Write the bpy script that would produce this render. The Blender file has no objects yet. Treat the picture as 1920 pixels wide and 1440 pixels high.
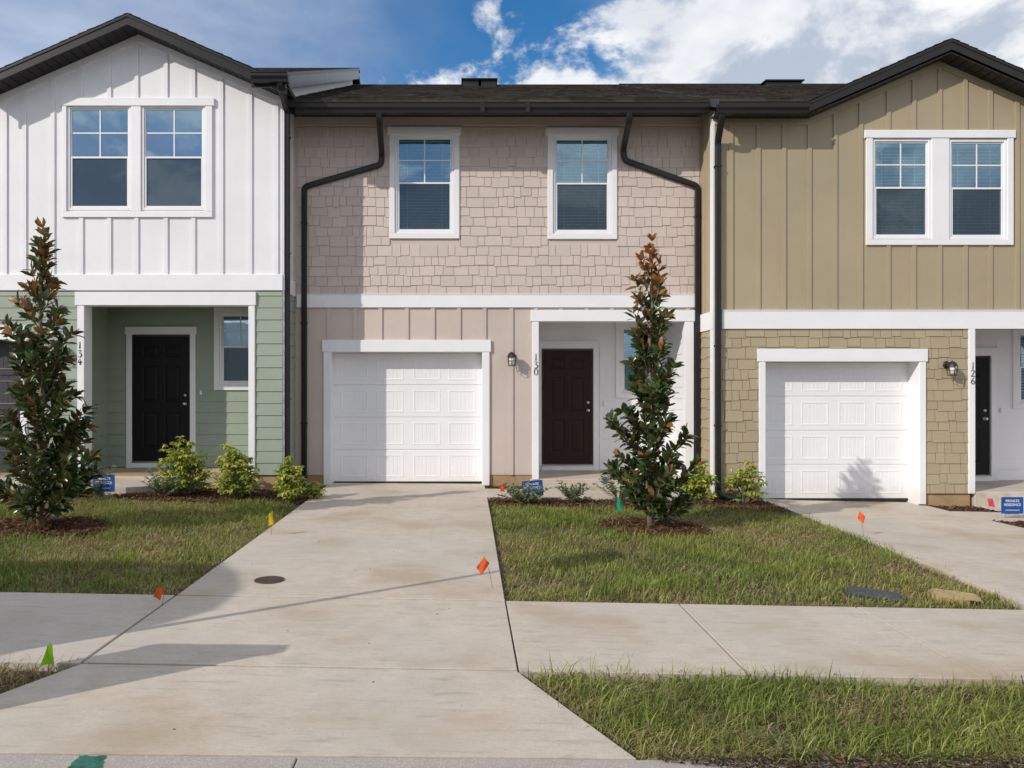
import bpy, math, random
import numpy as np
from mathutils import Vector, Matrix
random.seed(11)
rng = np.random.default_rng(11)
scene = bpy.context.scene
COL = scene.collection

# ------------------------------------------------------------------ camera
EYE = 1.56; FPX = 1400.0; VX, VY = 874.0, 728.0
cam_d = bpy.data.cameras.new('camera')
cam_d.sensor_width = 36.0
cam_d.lens = 36.0 * FPX / 1920.0
cam_d.shift_x = (960 - VX) / 1920.0
cam_d.shift_y = (VY - 720) / 1920.0
cam_d.clip_start = 0.05; cam_d.clip_end = 2000
cam = bpy.data.objects.new('camera', cam_d); COL.objects.link(cam)
cam.location = (0, 0, EYE); cam.rotation_euler = (math.radians(90), 0, 0)
scene.camera = cam

# ------------------------------------------------------------------ light
SUN = Vector((1.4, 1.0, -1.0)).normalized()
ELEV = math.asin(-SUN.z)
AZ = math.atan2(-SUN.x, -SUN.y)
sun_d = bpy.data.lights.new('sun', 'SUN')
sun_d.energy = 2.75; sun_d.angle = math.radians(0.53); sun_d.color = (1.0, 0.93, 0.84)
sun = bpy.data.objects.new('sun', sun_d); COL.objects.link(sun)
sun.rotation_euler = SUN.to_track_quat('-Z', 'Y').to_euler(); sun.location = (-8, -6, 9)
vs = scene.view_settings
vs.view_transform = 'Standard'; vs.look = 'None'; vs.exposure = 0.32; vs.gamma = 1.0
vs.use_curve_mapping = False

class NT:
    """small helper to write node trees"""
    def __init__(s, tree): s.t = tree; s.t.nodes.clear()
    def n(s, typ, **kw):
        nd = s.t.nodes.new(typ)
        for k, v in kw.items(): setattr(nd, k, v)
        return nd
    def link(s, a, b): s.t.links.new(a, b)
    def put(s, sock, v):
        if hasattr(v, 'is_output') or isinstance(v, bpy.types.NodeSocket): s.link(v, sock)
        else: sock.default_value = v
    def math(s, op, a, b=None, c=None, clamp=False):
        nd = s.n('ShaderNodeMath', operation=op); nd.use_clamp = clamp
        for i, v in enumerate((a, b, c)):
            if v is not None: s.put(nd.inputs[i], v)
        return nd.outputs[0]
    def vmath(s, op, a, b=None):
        nd = s.n('ShaderNodeVectorMath', operation=op)
        s.put(nd.inputs[0], a)
        if b is not None: s.put(nd.inputs[1], b)
        return nd.outputs[0]
    def noise(s, vec, scale, detail=4, rough=0.55, dist=0.0):
        nd = s.n('ShaderNodeTexNoise'); s.link(vec, nd.inputs['Vector'])
        nd.inputs['Scale'].default_value = scale; nd.inputs['Detail'].default_value = detail
        nd.inputs['Roughness'].default_value = rough; nd.inputs['Distortion'].default_value = dist
        return nd.outputs['Fac']
    def rng(s, v, a, b, c=0.0, d=1.0, smooth=True):
        nd = s.n('ShaderNodeMapRange'); nd.interpolation_type = 'SMOOTHSTEP' if smooth else 'LINEAR'
        s.put(nd.inputs[0], v)
        for i, x in enumerate((a, b, c, d)): nd.inputs[i + 1].default_value = x
        return nd.outputs[0]
    def mix(s, f, a, b, blend='MIX'):
        nd = s.n('ShaderNodeMix', data_type='RGBA', blend_type=blend)
        s.put(nd.inputs[0], f)
        for i, v in ((6, a), (7, b)):
            if isinstance(v, tuple): nd.inputs[i].default_value = (*v[:3], 1)
            else: s.link(v, nd.inputs[i])
        return nd.outputs[2]

world = bpy.data.worlds.new('World'); scene.world = world; world.use_nodes = True
w = NT(world.node_tree)
tc = w.n('ShaderNodeTexCoord'); DIR = tc.outputs['Generated']
sky = w.n('ShaderNodeTexSky', sky_type='NISHITA'); sky.sun_disc = False
sky.sun_elevation = ELEV; sky.sun_rotation = AZ % (2 * math.pi)
sky.altitude = 0; sky.air_density = 1.0; sky.dust_density = 0.6; sky.ozone_density = 2.5
hsv = w.n('ShaderNodeHueSaturation'); hsv.inputs['Saturation'].default_value = 1.35; hsv.inputs['Value'].default_value = 1.0
w.link(sky.outputs[0], hsv.inputs['Color'])
sxyz = w.n('ShaderNodeSeparateXYZ'); w.link(DIR, sxyz.inputs[0])
az = w.math('ARCTAN2', sxyz.outputs[0], sxyz.outputs[1])
cvec = w.vmath('ADD', w.vmath('MULTIPLY', DIR, (1.0, 1.0, 1.6)), (3.1, 0.4, 1.3))
cu = w.noise(cvec, 5.0, 10, 0.60, 0.3)
cu2 = w.noise(w.vmath('ADD', cvec, (-0.035, -0.02, 0.06)), 5.0, 10, 0.60, 0.3)
azw = w.math('ADD', az, w.math('MULTIPLY', w.math('SUBTRACT', w.noise(cvec, 3.0, 5), 0.5), 0.45))
# cloud banks to the right, an open patch in the middle, thin high cloud to the left
bank = w.rng(azw, 0.16, 0.36, 0.0, 0.20)
gap = w.math('MULTIPLY', w.rng(azw, -0.28, 0.06), w.rng(azw, 0.14, 0.30, 1.0, 0.0))
left = w.math('MULTIPLY', w.rng(azw, -1.1, -0.8), w.rng(azw, -0.10, 0.06, 1.0, 0.0))
dens = w.math('SUBTRACT', w.math('ADD', cu, bank), w.math('MULTIPLY', left, 0.16))
cum = w.rng(dens, 0.49, 0.59)
lit = w.rng(w.math('SUBTRACT', cu, cu2), -0.11, 0.06, 0.0, 1.0)
greyn = w.rng(w.noise(w.vmath('ADD', cvec, (7.0, 2.0, 0.0)), 3.2, 5, 0.55), 0.42, 0.62)
ccol = w.mix(lit, (3.7, 4.2, 5.0), (8.0, 7.95, 7.9))
ccol = w.mix(w.math('MULTIPLY', greyn, 0.5), ccol, (3.3, 3.8, 4.7))
veiln = w.noise(w.vmath('MULTIPLY', DIR, (1.0, 1.0, 3.0)), 2.6, 6, 0.55)
veil = w.math('MULTIPLY', w.rng(veiln, 0.30, 0.62, 0.45, 0.95), w.math('SUBTRACT', 1.0, gap))
skyc = w.mix(veil, hsv.outputs[0], w.mix(w.rng(w.noise(cvec, 2.2, 6, 0.6), 0.38, 0.62), (2.7, 3.2, 4.3), (4.1, 4.6, 5.7)))
final = w.mix(w.math('MULTIPLY', cum, 0.96), skyc, ccol)
bg = w.n('ShaderNodeBackground'); bg.inputs['Strength'].default_value = 0.11
w.link(final, bg.inputs['Color'])
wo = w.n('ShaderNodeOutputWorld'); w.link(bg.outputs[0], wo.inputs['Surface'])

# ------------------------------------------------------------------ helpers
def tag(o, label=None, cat=None, group=None, kind=None):
    if label: o['label'] = label
    if cat: o['category'] = cat
    if group: o['group'] = group
    if kind: o['kind'] = kind
    return o
def empty(name, loc=(0, 0, 0), rz=0.0, parent=None):
    o = bpy.data.objects.new(name, None); COL.objects.link(o)
    o.location = loc; o.rotation_euler = (0, 0, rz); o.empty_display_size = 0.2
    if parent: o.parent = parent
    return o
def obj(name, me, parent=None):
    o = bpy.data.objects.new(name, me); COL.objects.link(o)
    if parent: o.parent = parent
    return o

class MB:
    def __init__(s): s.v = []; s.f = []; s.smooth = False
    def add(s, vs, fs):
        b = len(s.v); s.v += [tuple(p) for p in vs]; s.f += [tuple(i + b for i in f) for f in fs]; return s
    def quad(s, a, b, c, d): return s.add([a, b, c, d], [(0, 1, 2, 3)])
    def box(s, x0, x1, y0, y1, z0, z1):
        return s.add([(x0,y0,z0),(x1,y0,z0),(x1,y1,z0),(x0,y1,z0),(x0,y0,z1),(x1,y0,z1),(x1,y1,z1),(x0,y1,z1)],
                     [(0,3,2,1),(4,5,6,7),(0,1,5,4),(1,2,6,5),(2,3,7,6),(3,0,4,7)])
    def cbox(s, x0, x1, y0, y1, z0, z1, c=0.004):
        """box whose front (-y) face has a small chamfer"""
        return s.add([(x0,y0+c,z0),(x1,y0+c,z0),(x1,y0+c,z1),(x0,y0+c,z1),
                      (x0+c,y0,z0+c),(x1-c,y0,z0+c),(x1-c,y0,z1-c),(x0+c,y0,z1-c),
                      (x0,y1,z0),(x1,y1,z0),(x1,y1,z1),(x0,y1,z1)],
                     [(4,5,6,7),(0,1,5,4),(1,2,6,5),(2,3,7,6),(3,0,4,7),(8,9,1,0),(9,10,2,1),(10,11,3,2),(11,8,0,3),(11,10,9,8)])
    def prism_y(s, poly, y0, y1):
        """poly in (x,z), extruded along y"""
        n = len(poly)
        vs = [(x, y0, z) for x, z in poly] + [(x, y1, z) for x, z in poly]
        fs = [tuple(range(n)), tuple(range(2*n-1, n-1, -1))] + [(i, i+n, (i+1) % n + n, (i+1) % n) for i in range(n)]
        return s.add(vs, fs)
    def prism_x(s, poly, x0, x1):
        n = len(poly)
        vs = [(x0, y, z) for y, z in poly] + [(x1, y, z) for y, z in poly]
        fs = [tuple(range(n)), tuple(range(2*n-1, n-1, -1))] + [(i, i+n, (i+1) % n + n, (i+1) % n) for i in range(n)]
        return s.add(vs, fs)
    def prism_z(s, poly, z0, z1):
        n = len(poly)
        vs = [(x, y, z0) for x, y in poly] + [(x, y, z1) for x, y in poly]
        fs = [tuple(range(n-1, -1, -1)), tuple(range(n, 2*n))] + [(i, (i+1) % n, (i+1) % n + n, i+n) for i in range(n)]
        return s.add(vs, fs)
    def tube(s, pts, rad, n=8, cap=True):
        pts = [Vector(p) for p in pts]
        rad = rad if isinstance(rad, (list, tuple)) else [rad] * len(pts)
        rings = []
        for i, p in enumerate(pts):
            t = (pts[min(i+1, len(pts)-1)] - pts[max(i-1, 0)]).normalized()
            ref = Vector((0, 1, 0)) if abs(t.y) < 0.9 else Vector((1, 0, 0))
            a = t.cross(ref).normalized(); b = t.cross(a)
            rings.append([p + (a * math.cos(2*math.pi*k/n) + b * math.sin(2*math.pi*k/n)) * rad[i] for k in range(n)])
        vs = [q for r in rings for q in r]; fs = []
        for i in range(len(pts)-1):
            for k in range(n):
                fs.append((i*n+k, i*n+(k+1) % n, (i+1)*n+(k+1) % n, (i+1)*n+k))
        if cap: fs += [tuple(range(n-1, -1, -1)), tuple(range((len(pts)-1)*n, len(pts)*n))]
        return s.add(vs, fs)
    def lathe(s, prof, c, n=14, axis='z'):
        vs = []; fs = []
        for r, h in prof:
            for k in range(n):
                a = 2*math.pi*k/n
                if axis == 'z': vs.append((c[0]+r*math.cos(a), c[1]+r*math.sin(a), c[2]+h))
                else: vs.append((c[0]+r*math.cos(a), c[1]+h, c[2]+r*math.sin(a)))
        for i in range(len(prof)-1):
            for k in range(n): fs.append((i*n+k, i*n+(k+1) % n, (i+1)*n+(k+1) % n, (i+1)*n+k))
        return s.add(vs, fs)
    def sweep(s, pts, wd, dp, n_arc=5, r=0.07):
        """rectangular pipe along a path with rounded bends"""
        P = [Vector(p) for p in pts]; path = [P[0]]
        for i in range(1, len(P)-1):
            a = (P[i-1]-P[i]); b = (P[i+1]-P[i]); k = min(r, a.length*0.45, b.length*0.45)
            A = P[i] + a.normalized()*k; B = P[i] + b.normalized()*k
            for j in range(n_arc+1):
                t = j/n_arc; path.append(A*(1-t)**2 + P[i]*2*t*(1-t) + B*t*t)
        path.append(P[-1]); rings = []
        c = min(wd, dp) * 0.16
        for i, p in enumerate(path):
            t = (path[min(i+1, len(path)-1)] - path[max(i-1, 0)]).normalized()
            side = Vector((0, 1, 0)).cross(t)
            if side.length < 0.25: side = Vector((1, 0, 0))
            side = (side - t*side.dot(t)).normalized()
            if side.x < 0: side = -side
            up = t.cross(side).normalized()
            hw, hd = wd/2, dp/2
            rings.append([p + side*a + up*b for a, b in ((-hw+c,-hd),(hw-c,-hd),(hw,-hd+c),(hw,hd-c),(hw-c,hd),(-hw+c,hd),(-hw,hd-c),(-hw,-hd+c))])
        n = 8; fs = []
        for i in range(len(rings)-1):
            for k in range(n): fs.append((i*n+k, i*n+(k+1) % n, (i+1)*n+(k+1) % n, (i+1)*n+k))
        fs += [tuple(range(n)), tuple(range((len(rings)-1)*n, len(rings)*n))]
        return s.add([q for rr in rings for q in rr], fs)
    def mesh(s, name, mat, smooth=False):
        me = bpy.data.meshes.new(name); me.from_pydata(s.v, [], s.f); me.validate(clean_customdata=False)
        me.materials.append(mat)
        if smooth:
            me.polygons.foreach_set('use_smooth', [True]*len(me.polygons))
        me.update(); return me
    def build(s, name, mat, parent=None, smooth=False):
        return obj(name, s.mesh(name, mat, smooth), parent)

def np_mesh(name, verts, tris, mat, cols=None, smooth=False):
    me = bpy.data.meshes.new(name); nv, nt = len(verts), len(tris)
    me.vertices.add(nv); me.vertices.foreach_set('co', np.asarray(verts, np.float32).ravel())
    me.loops.add(nt*3); me.loops.foreach_set('vertex_index', np.asarray(tris, np.int32).ravel())
    me.polygons.add(nt)
    me.polygons.foreach_set('loop_start', np.arange(0, nt*3, 3, dtype=np.int32))
    me.polygons.foreach_set('loop_total', np.full(nt, 3, np.int32))
    if smooth: me.polygons.foreach_set('use_smooth', np.ones(nt, bool))
    if cols is not None:
        ca = me.color_attributes.new('Col', 'FLOAT_COLOR', 'POINT')
        c4 = np.ones((nv, 4), np.float32); c4[:, :3] = cols
        ca.data.foreach_set('color', c4.ravel())
    me.materials.append(mat); me.update(calc_edges=True); return me

# ------------------------------------------------------------------ materials
MATS = {}
def material(name, base, rough=0.6, var=None, bump=None, metallic=0.0, spec=0.5, extra=None, coat=0.0):
    m = bpy.data.materials.new(name); m.use_nodes = True; t = NT(m.node_tree)
    out = t.n('ShaderNodeOutputMaterial'); p = t.n('ShaderNodeBsdfPrincipled')
    t.link(p.outputs[0], out.inputs[0])
    pos = t.n('ShaderNodeNewGeometry').outputs['Position']
    col = (*base, 1)
    p.inputs['Base Color'].default_value = col
    p.inputs['Roughness'].default_value = rough; p.inputs['Metallic'].default_value = metallic
    p.inputs['Specular IOR Level'].default_value = spec
    if coat: p.inputs['Coat Weight'].default_value = coat
    csock = None
    if var:
        for (sc, amt, *st) in var:
            v = pos if not st else t.vmath('MULTIPLY', pos, st[0])
            f = t.rng(t.noise(v, sc, 5, 0.6), 0.3, 0.7, 1-amt, 1+amt, smooth=False)
            csock = t.mix(1.0, csock if csock else base, f, 'MULTIPLY')
    if extra: csock = extra(t, pos, csock if csock else base, p)
    if csock: t.link(csock, p.inputs['Base Color'])
    if bump:
        sc, strength, dist, *st = bump
        v = pos if not st else t.vmath('MULTIPLY', pos, st[0])
        b = t.n('ShaderNodeBump'); b.inputs['Strength'].default_value = strength; b.inputs['Distance'].default_value = dist
        t.link(t.noise(v, sc, 4, 0.6), b.inputs['Height']); t.link(b.outputs[0], p.inputs['Normal'])
    MATS[name] = m; return m

V1, VZ, VH = (1, 1, 1), (14, 14, 1), (1, 14, 14)
def weather(col_low, zlo, zhi, amt):
    """faint splash dirt near the ground, ragged upper edge"""
    def f(t, pos, c, p):
        s = t.n('ShaderNodeSeparateXYZ'); t.link(pos, s.inputs[0])
        z = t.math('ADD', s.outputs[2], t.math('MULTIPLY', t.noise(pos, 7, 4), 0.35))
        k = t.rng(z, zlo, zhi, amt, 0.0)
        return t.mix(k, c, col_low)
    return f
M_white = material('white_paint', (0.80, 0.80, 0.82), 0.5, var=[(3, 0.03), (40, 0.02, VZ)], bump=(60, 0.12, 0.002, VZ), extra=weather((0.55, 0.48, 0.40), 0.0, 0.45, 0.35))
M_whitewall = material('white_siding_paint', (0.78, 0.78, 0.80), 0.55, var=[(1.2, 0.05), (30, 0.035, VZ), (0.35, 0.05)], bump=(45, 0.15, 0.002, VZ))
M_beige = material('beige_siding_paint', (0.55, 0.465, 0.415), 0.6, var=[(1.0, 0.06), (25, 0.05, VZ), (0.35, 0.05)], bump=(45, 0.2, 0.002, VZ), extra=weather((0.40, 0.30, 0.22), 0.05, 0.5, 0.4))
M_tan = material('tan_siding_paint', (0.37, 0.31, 0.205), 0.6, var=[(1.0, 0.06), (25, 0.05, VZ), (0.35, 0.05)], bump=(45, 0.2, 0.002, VZ), extra=weather((0.27, 0.2, 0.13), -0.1, 0.35, 0.35))
M_green = material('sage_siding_paint', (0.295, 0.345, 0.28), 0.6, var=[(1.0, 0.06), (25, 0.05, VH), (0.35, 0.05)], bump=(45, 0.2, 0.002, VH), extra=weather((0.24, 0.22, 0.15), 0.15, 0.6, 0.3))
M_beige_v = []
def shingle_mats(name, base):
    res = []
    for i, k in enumerate((0.945, 0.98, 1.0, 1.025)):
        res.append(material('%s_%d' % (name, i), tuple(c*k for c in base), 0.62, var=[(0.9, 0.03), (22, 0.05, VZ)], bump=(50, 0.25, 0.002, VZ)))
    return res
M_bshing = shingle_mats('beige_shingle_paint', (0.56, 0.475, 0.425))
M_tshing = shingle_mats('tan_shingle_paint', (0.375, 0.31, 0.205))
M_bronze = material('dark_bronze_metal', (0.016, 0.014, 0.014), 0.36, var=[(4, 0.12)], spec=0.35)
M_soffit = material('dark_soffit', (0.014, 0.012, 0.012), 0.55, var=[(4, 0.1)])
M_flash = material('rake_flashing', (0.10, 0.115, 0.13), 0.35, var=[(3, 0.15)], metallic=0.5)
M_door = material('dark_brown_door_paint', (0.026, 0.0125, 0.009), 0.5, spec=0.22, var=[(30, 0.1, VZ)], bump=(40, 0.1, 0.001, VZ))
M_doorblk = material('black_door_paint', (0.009, 0.008, 0.009), 0.5, spec=0.22, var=[(30, 0.1, VZ)], bump=(40, 0.1, 0.001, VZ))
M_nickel = material('satin_nickel', (0.62, 0.60, 0.57), 0.28, metallic=1.0)
M_black = material('black_metal', (0.012, 0.011, 0.011), 0.4)
M_digit = material('black_number_metal', (0.012, 0.011, 0.012), 0.35)
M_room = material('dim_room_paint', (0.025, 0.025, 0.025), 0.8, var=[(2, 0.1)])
M_blind = material('white_blind', (0.80, 0.82, 0.80), 0.5, var=[(5, 0.05)])
M_garage = material('white_garage_steel', (0.80, 0.80, 0.82), 0.42, var=[(2.5, 0.025), (60, 0.02, VH)], bump=(90, 0.12, 0.001, VH), extra=weather((0.50, 0.44, 0.36), -0.05, 0.42, 0.4))
M_greyg = material('dark_garage_steel', (0.035, 0.034, 0.037), 0.5, var=[(3, 0.1)])
M_found = material('tan_stucco_foundation', (0.36, 0.24, 0.13), 0.8, var=[(4, 0.15), (30, 0.1)], bump=(60, 0.4, 0.004))
M_soil = material('soil', (0.085, 0.058, 0.035), 0.95, var=[(2, 0.3), (14, 0.35), (60, 0.3)], bump=(35, 0.9, 0.02))
M_asphalt = material('asphalt', (0.05, 0.05, 0.052), 0.9, var=[(60, 0.4)], bump=(150, 0.6, 0.005))
M_joint = material('concrete_joint', (0.05, 0.042, 0.034), 0.9, var=[(20, 0.3)])
M_lampglass = material('frosted_lamp_glass', (0.85, 0.80, 0.70), 0.25)
M_plast_g = material('teal_plastic', (0.02, 0.20, 0.15), 0.4)
M_sign = material('blue_sign_plastic', (0.008, 0.075, 0.30), 0.45, var=[(12, 0.08)])
M_signtxt = material('white_sign_print', (0.80, 0.80, 0.80), 0.5)
M_wire = material('grey_wire', (0.30, 0.29, 0.27), 0.4, metallic=0.8)
M_bark = material('grey_brown_bark', (0.20, 0.155, 0.10), 0.85, var=[(18, 0.3), (60, 0.2)], bump=(70, 0.6, 0.004))
M_boxblk = material('dark_meter_lid', (0.045, 0.047, 0.055), 0.55, var=[(12, 0.25)], bump=(90, 0.3, 0.003))
M_boxtan = material('tan_meter_lid', (0.40, 0.27, 0.14), 0.7, var=[(10, 0.25)], bump=(70, 0.4, 0.004))
M_iron = material('rusty_iron_cover', (0.065, 0.05, 0.038), 0.75, var=[(30, 0.35)], bump=(80, 0.6, 0.004))

def conc_extra(t, pos, c, p):
    st = t.rng(t.noise(pos, 1.1, 5, 0.6), 0.46, 0.68, 0.0, 0.75)
    c = t.mix(st, c, (0.37, 0.285, 0.19))
    streak = t.rng(t.noise(t.vmath('MULTIPLY', pos, (1.6, 9.0, 1.0)), 2.2, 5, 0.62, 0.4), 0.53, 0.72, 0.0, 0.55)
    c = t.mix(streak, c, (0.30, 0.265, 0.225))
    c = t.mix(t.rng(t.noise(t.vmath('MULTIPLY', pos, (1.0, 4.0, 1.0)), 9.0, 6, 0.7), 0.50, 0.70, 0.0, 0.30), c, (0.33, 0.285, 0.235))
    sp = t.rng(t.noise(pos, 55, 2, 0.5), 0.68, 0.76, 0.0, 0.5)
    c = t.mix(sp, c, (0.17, 0.14, 0.11))
    blot = t.rng(t.noise(t.vmath('ADD', pos, (9.0, 3.0, 0)), 0.55, 3, 0.5), 0.42, 0.66, 0.0, 0.35)
    return t.mix(blot, c, (0.475, 0.45, 0.43))
M_conc = material('broom_finished_concrete', (0.52, 0.452, 0.375), 0.85, var=[(2.2, 0.09), (6, 0.07), (45, 0.09, (1, 3, 1)), (160, 0.09)],
                  bump=(220, 0.45, 0.004, (1, 2.2, 1)), extra=conc_extra)
def agg_extra(t, pos, c, p):
    vo = t.n('ShaderNodeTexVoronoi'); t.link(pos, vo.inputs['Vector']); vo.inputs['Scale'].default_value = 95
    k = t.rng(vo.outputs['Distance'], 0.15, 0.5, 0.0, 0.6)
    c = t.mix(k, c, (0.30, 0.26, 0.23))
    return c
M_kerb = material('exposed_aggregate_concrete', (0.47, 0.43, 0.40), 0.9, var=[(8, 0.08), (90, 0.15)], bump=(120, 0.7, 0.006), extra=agg_extra)
def roof_extra(t, pos, c, p):
    vo = t.n('ShaderNodeTexVoronoi'); t.link(t.vmath('MULTIPLY', pos, (3.2, 6.5, 6.5)), vo.inputs['Vector']); vo.inputs['Scale'].default_value = 1.0
    s = t.n('ShaderNodeSeparateColor'); t.link(vo.outputs['Color'], s.inputs[0])
    k = t.rng(s.outputs[0], 0.0, 1.0, 0.55, 1.5, smooth=False)
    return t.mix(1.0, c, k, 'MULTIPLY')
M_roof = material('asphalt_shingles', (0.050, 0.044, 0.040), 0.92, var=[(8, 0.2), (90, 0.35)], bump=(160, 0.6, 0.004), extra=roof_extra, spec=0.2)

def glass_mat(name, refl, tint, rcol=(0.80, 0.90, 1.0), wav=0.0):
    m = bpy.data.materials.new(name); m.use_nodes = True; t = NT(m.node_tree)
    out = t.n('ShaderNodeOutputMaterial'); mixn = t.n('ShaderNodeMixShader')
    tr = t.n('ShaderNodeBsdfTransparent'); tr.inputs[0].default_value = (*tint, 1)
    gl = t.n('ShaderNodeBsdfGlossy'); gl.inputs['Color'].default_value = (*rcol, 1); gl.inputs['Roughness'].default_value = 0.012
    if wav:
        pos = t.n('ShaderNodeNewGeometry').outputs['Position']
        b = t.n('ShaderNodeBump'); b.inputs['Strength'].default_value = wav; b.inputs['Distance'].default_value = 0.01
        t.link(t.noise(pos, 2.2, 2), b.inputs['Height']); t.link(b.outputs[0], gl.inputs['Normal'])
    lw = t.n('ShaderNodeLayerWeight'); lw.inputs[0].default_value = 0.3
    f = t.math('ADD', refl, t.math('MULTIPLY', lw.outputs['Fresnel'], 0.4), clamp=True)
    t.link(f, mixn.inputs[0]); t.link(tr.outputs[0], mixn.inputs[1]); t.link(gl.outputs[0], mixn.inputs[2])
    t.link(mixn.outputs[0], out.inputs[0]); return m
M_glass = glass_mat('low_e_glass', 0.20, (0.80, 0.92, 0.94), (0.62, 0.84, 1.0), 0.12)
M_glass_dark = glass_mat('low_e_glass_deep', 0.46, (0.40, 0.52, 0.55), (0.62, 0.84, 1.0), 0.12)
M_lampclear = glass_mat('lamp_clear_glass', 0.10, (0.9, 0.9, 0.9), (1, 1, 1))
def screen_mat():
    m = bpy.data.materials.new('insect_screen'); m.use_nodes = True; t = NT(m.node_tree)
    out = t.n('ShaderNodeOutputMaterial'); mixn = t.n('ShaderNodeMixShader'); mixn.inputs[0].default_value = 0.46
    tr = t.n('ShaderNodeBsdfTransparent'); df = t.n('ShaderNodeBsdfDiffuse'); df.inputs[0].default_value = (0.045, 0.05, 0.05, 1)
    t.link(tr.outputs[0], mixn.inputs[1]); t.link(df.outputs[0], mixn.inputs[2]); t.link(mixn.outputs[0], out.inputs[0]); return m
M_screen = screen_mat()

def leafy(name, front, back=None, rough=0.35, trans=0.25, attr=False, spec=0.5):
    m = bpy.data.materials.new(name); m.use_nodes = True; t = NT(m.node_tree)
    out = t.n('ShaderNodeOutputMaterial'); p = t.n('ShaderNodeBsdfPrincipled'); g = t.n('ShaderNodeNewGeometry')
    if attr:
        a = t.n('ShaderNodeVertexColor'); a.layer_name = 'Col'; c = a.outputs[0]
    else:
        oi = t.n('ShaderNodeObjectInfo')
        k = t.math('ADD', t.rng(oi.outputs['Random'], 0, 1, 0.75, 1.1, False), t.rng(t.noise(g.outputs['Position'], 9, 3), 0.3, 0.7, -0.25, 0.25, False))
        c = t.mix(1.0, front, k, 'MULTIPLY')
        if back is not None: c = t.mix(g.outputs['Backfacing'], c, back)
    t.link(c, p.inputs['Base Color']); p.inputs['Roughness'].default_value = rough; p.inputs['Specular IOR Level'].default_value = spec
    tl = t.n('ShaderNodeBsdfTranslucent'); t.link(c, tl.inputs[0])
    mx = t.n('ShaderNodeMixShader'); mx.inputs[0].default_value = trans
    t.link(p.outputs[0], mx.inputs[1]); t.link(tl.outputs[0], mx.inputs[2]); t.link(mx.outputs[0], out.inputs[0]); return m
M_mag = leafy('glossy_magnolia_leaf', (0.048, 0.085, 0.022), (0.13, 0.115, 0.045), 0.26, 0.15)
M_magb = leafy('bronze_magnolia_leaf', (0.27, 0.105, 0.028), (0.36, 0.16, 0.05), 0.4, 0.25)
M_shrub = leafy('variegated_shrub_leaf', None, None, 0.4, 0.3, attr=True)
M_grass = leafy('grass_blade', None, None, 0.6, 0.3, attr=True, spec=0.25)
M_mulch = leafy('bark_mulch', None, None, 0.9, 0.0, attr=True, spec=0.15)
def flag_mat(name, c): return leafy(name, c, None, 0.5, 0.45)

# ------------------------------------------------------------------ the lie of the land
HX = [-30, -9, -5.5, -2.6, 0.3, 3.4, 5.0, 9.0, 30]
HZ = [0.50, 0.22, 0.14, 0.02, 0.0, -0.05, -0.17, -0.25, -0.6]
def G(x, y):
    h = float(np.interp(x, HX, HZ)); s = -0.0175 * x; k = -0.0085 * x
    if y >= 10.5: return h
    if y >= 5.5: t = (y-5.5)/5.0; return s*(1-t) + h*t
    if y >= 4.1: return s
    if y >= 3.1: t = (y-3.1); return k*(1-t) + s*t
    return k
def at(px, py, Y): return ((px-VX)/FPX*Y, EYE-(py-VY)/FPX*Y)
def gp(px, py):
    """the point of the ground seen at a place in the photograph"""
    Y = 8.0
    for _ in range(30):
        z = G((px-VX)/FPX*Y, Y); Y = 0.5*Y + 0.5*(EYE-z)*FPX/(py-VY)
    x = (px-VX)/FPX*Y; return Vector((x, Y, G(x, Y)))
class Face:
    def __init__(s, Y): s.Y = Y
    def x(s, px): return (px-VX)/FPX*s.Y
    def z(s, py): return EYE-(py-VY)/FPX*s.Y
    def r(s, a, b, c, d): return (s.x(a), s.x(b), s.z(d), s.z(c))      # px x0,x1, py top,bottom -> x0,x1,z0,z1

gx = sorted(set([-160, -60, -30, -9, -5.5, -2.6, -1.1, 0.3, 1.8, 3.4, 5, 7, 9, 14, 30, 60, 160]))
gy = [-160, -60, -12, -5, 0, 2.0, 3.1, 3.6, 4.1, 4.8, 5.5, 6.5, 7.5, 8.5, 9.5, 10.5, 12, 20, 40, 160]
m = MB()
m.v = [(x, y, G(max(-30, min(30, x)), y) - 0.05) for y in gy for x in gx]
nx = len(gx)
m.f = [(j*nx+i, j*nx+i+1, (j+1)*nx+i+1, (j+1)*nx+i) for j in range(len(gy)-1) for i in range(nx-1)]
tag(m.build('ground', M_soil, smooth=True), 'bare brown soil under the lawns and beds', kind='structure')

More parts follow.
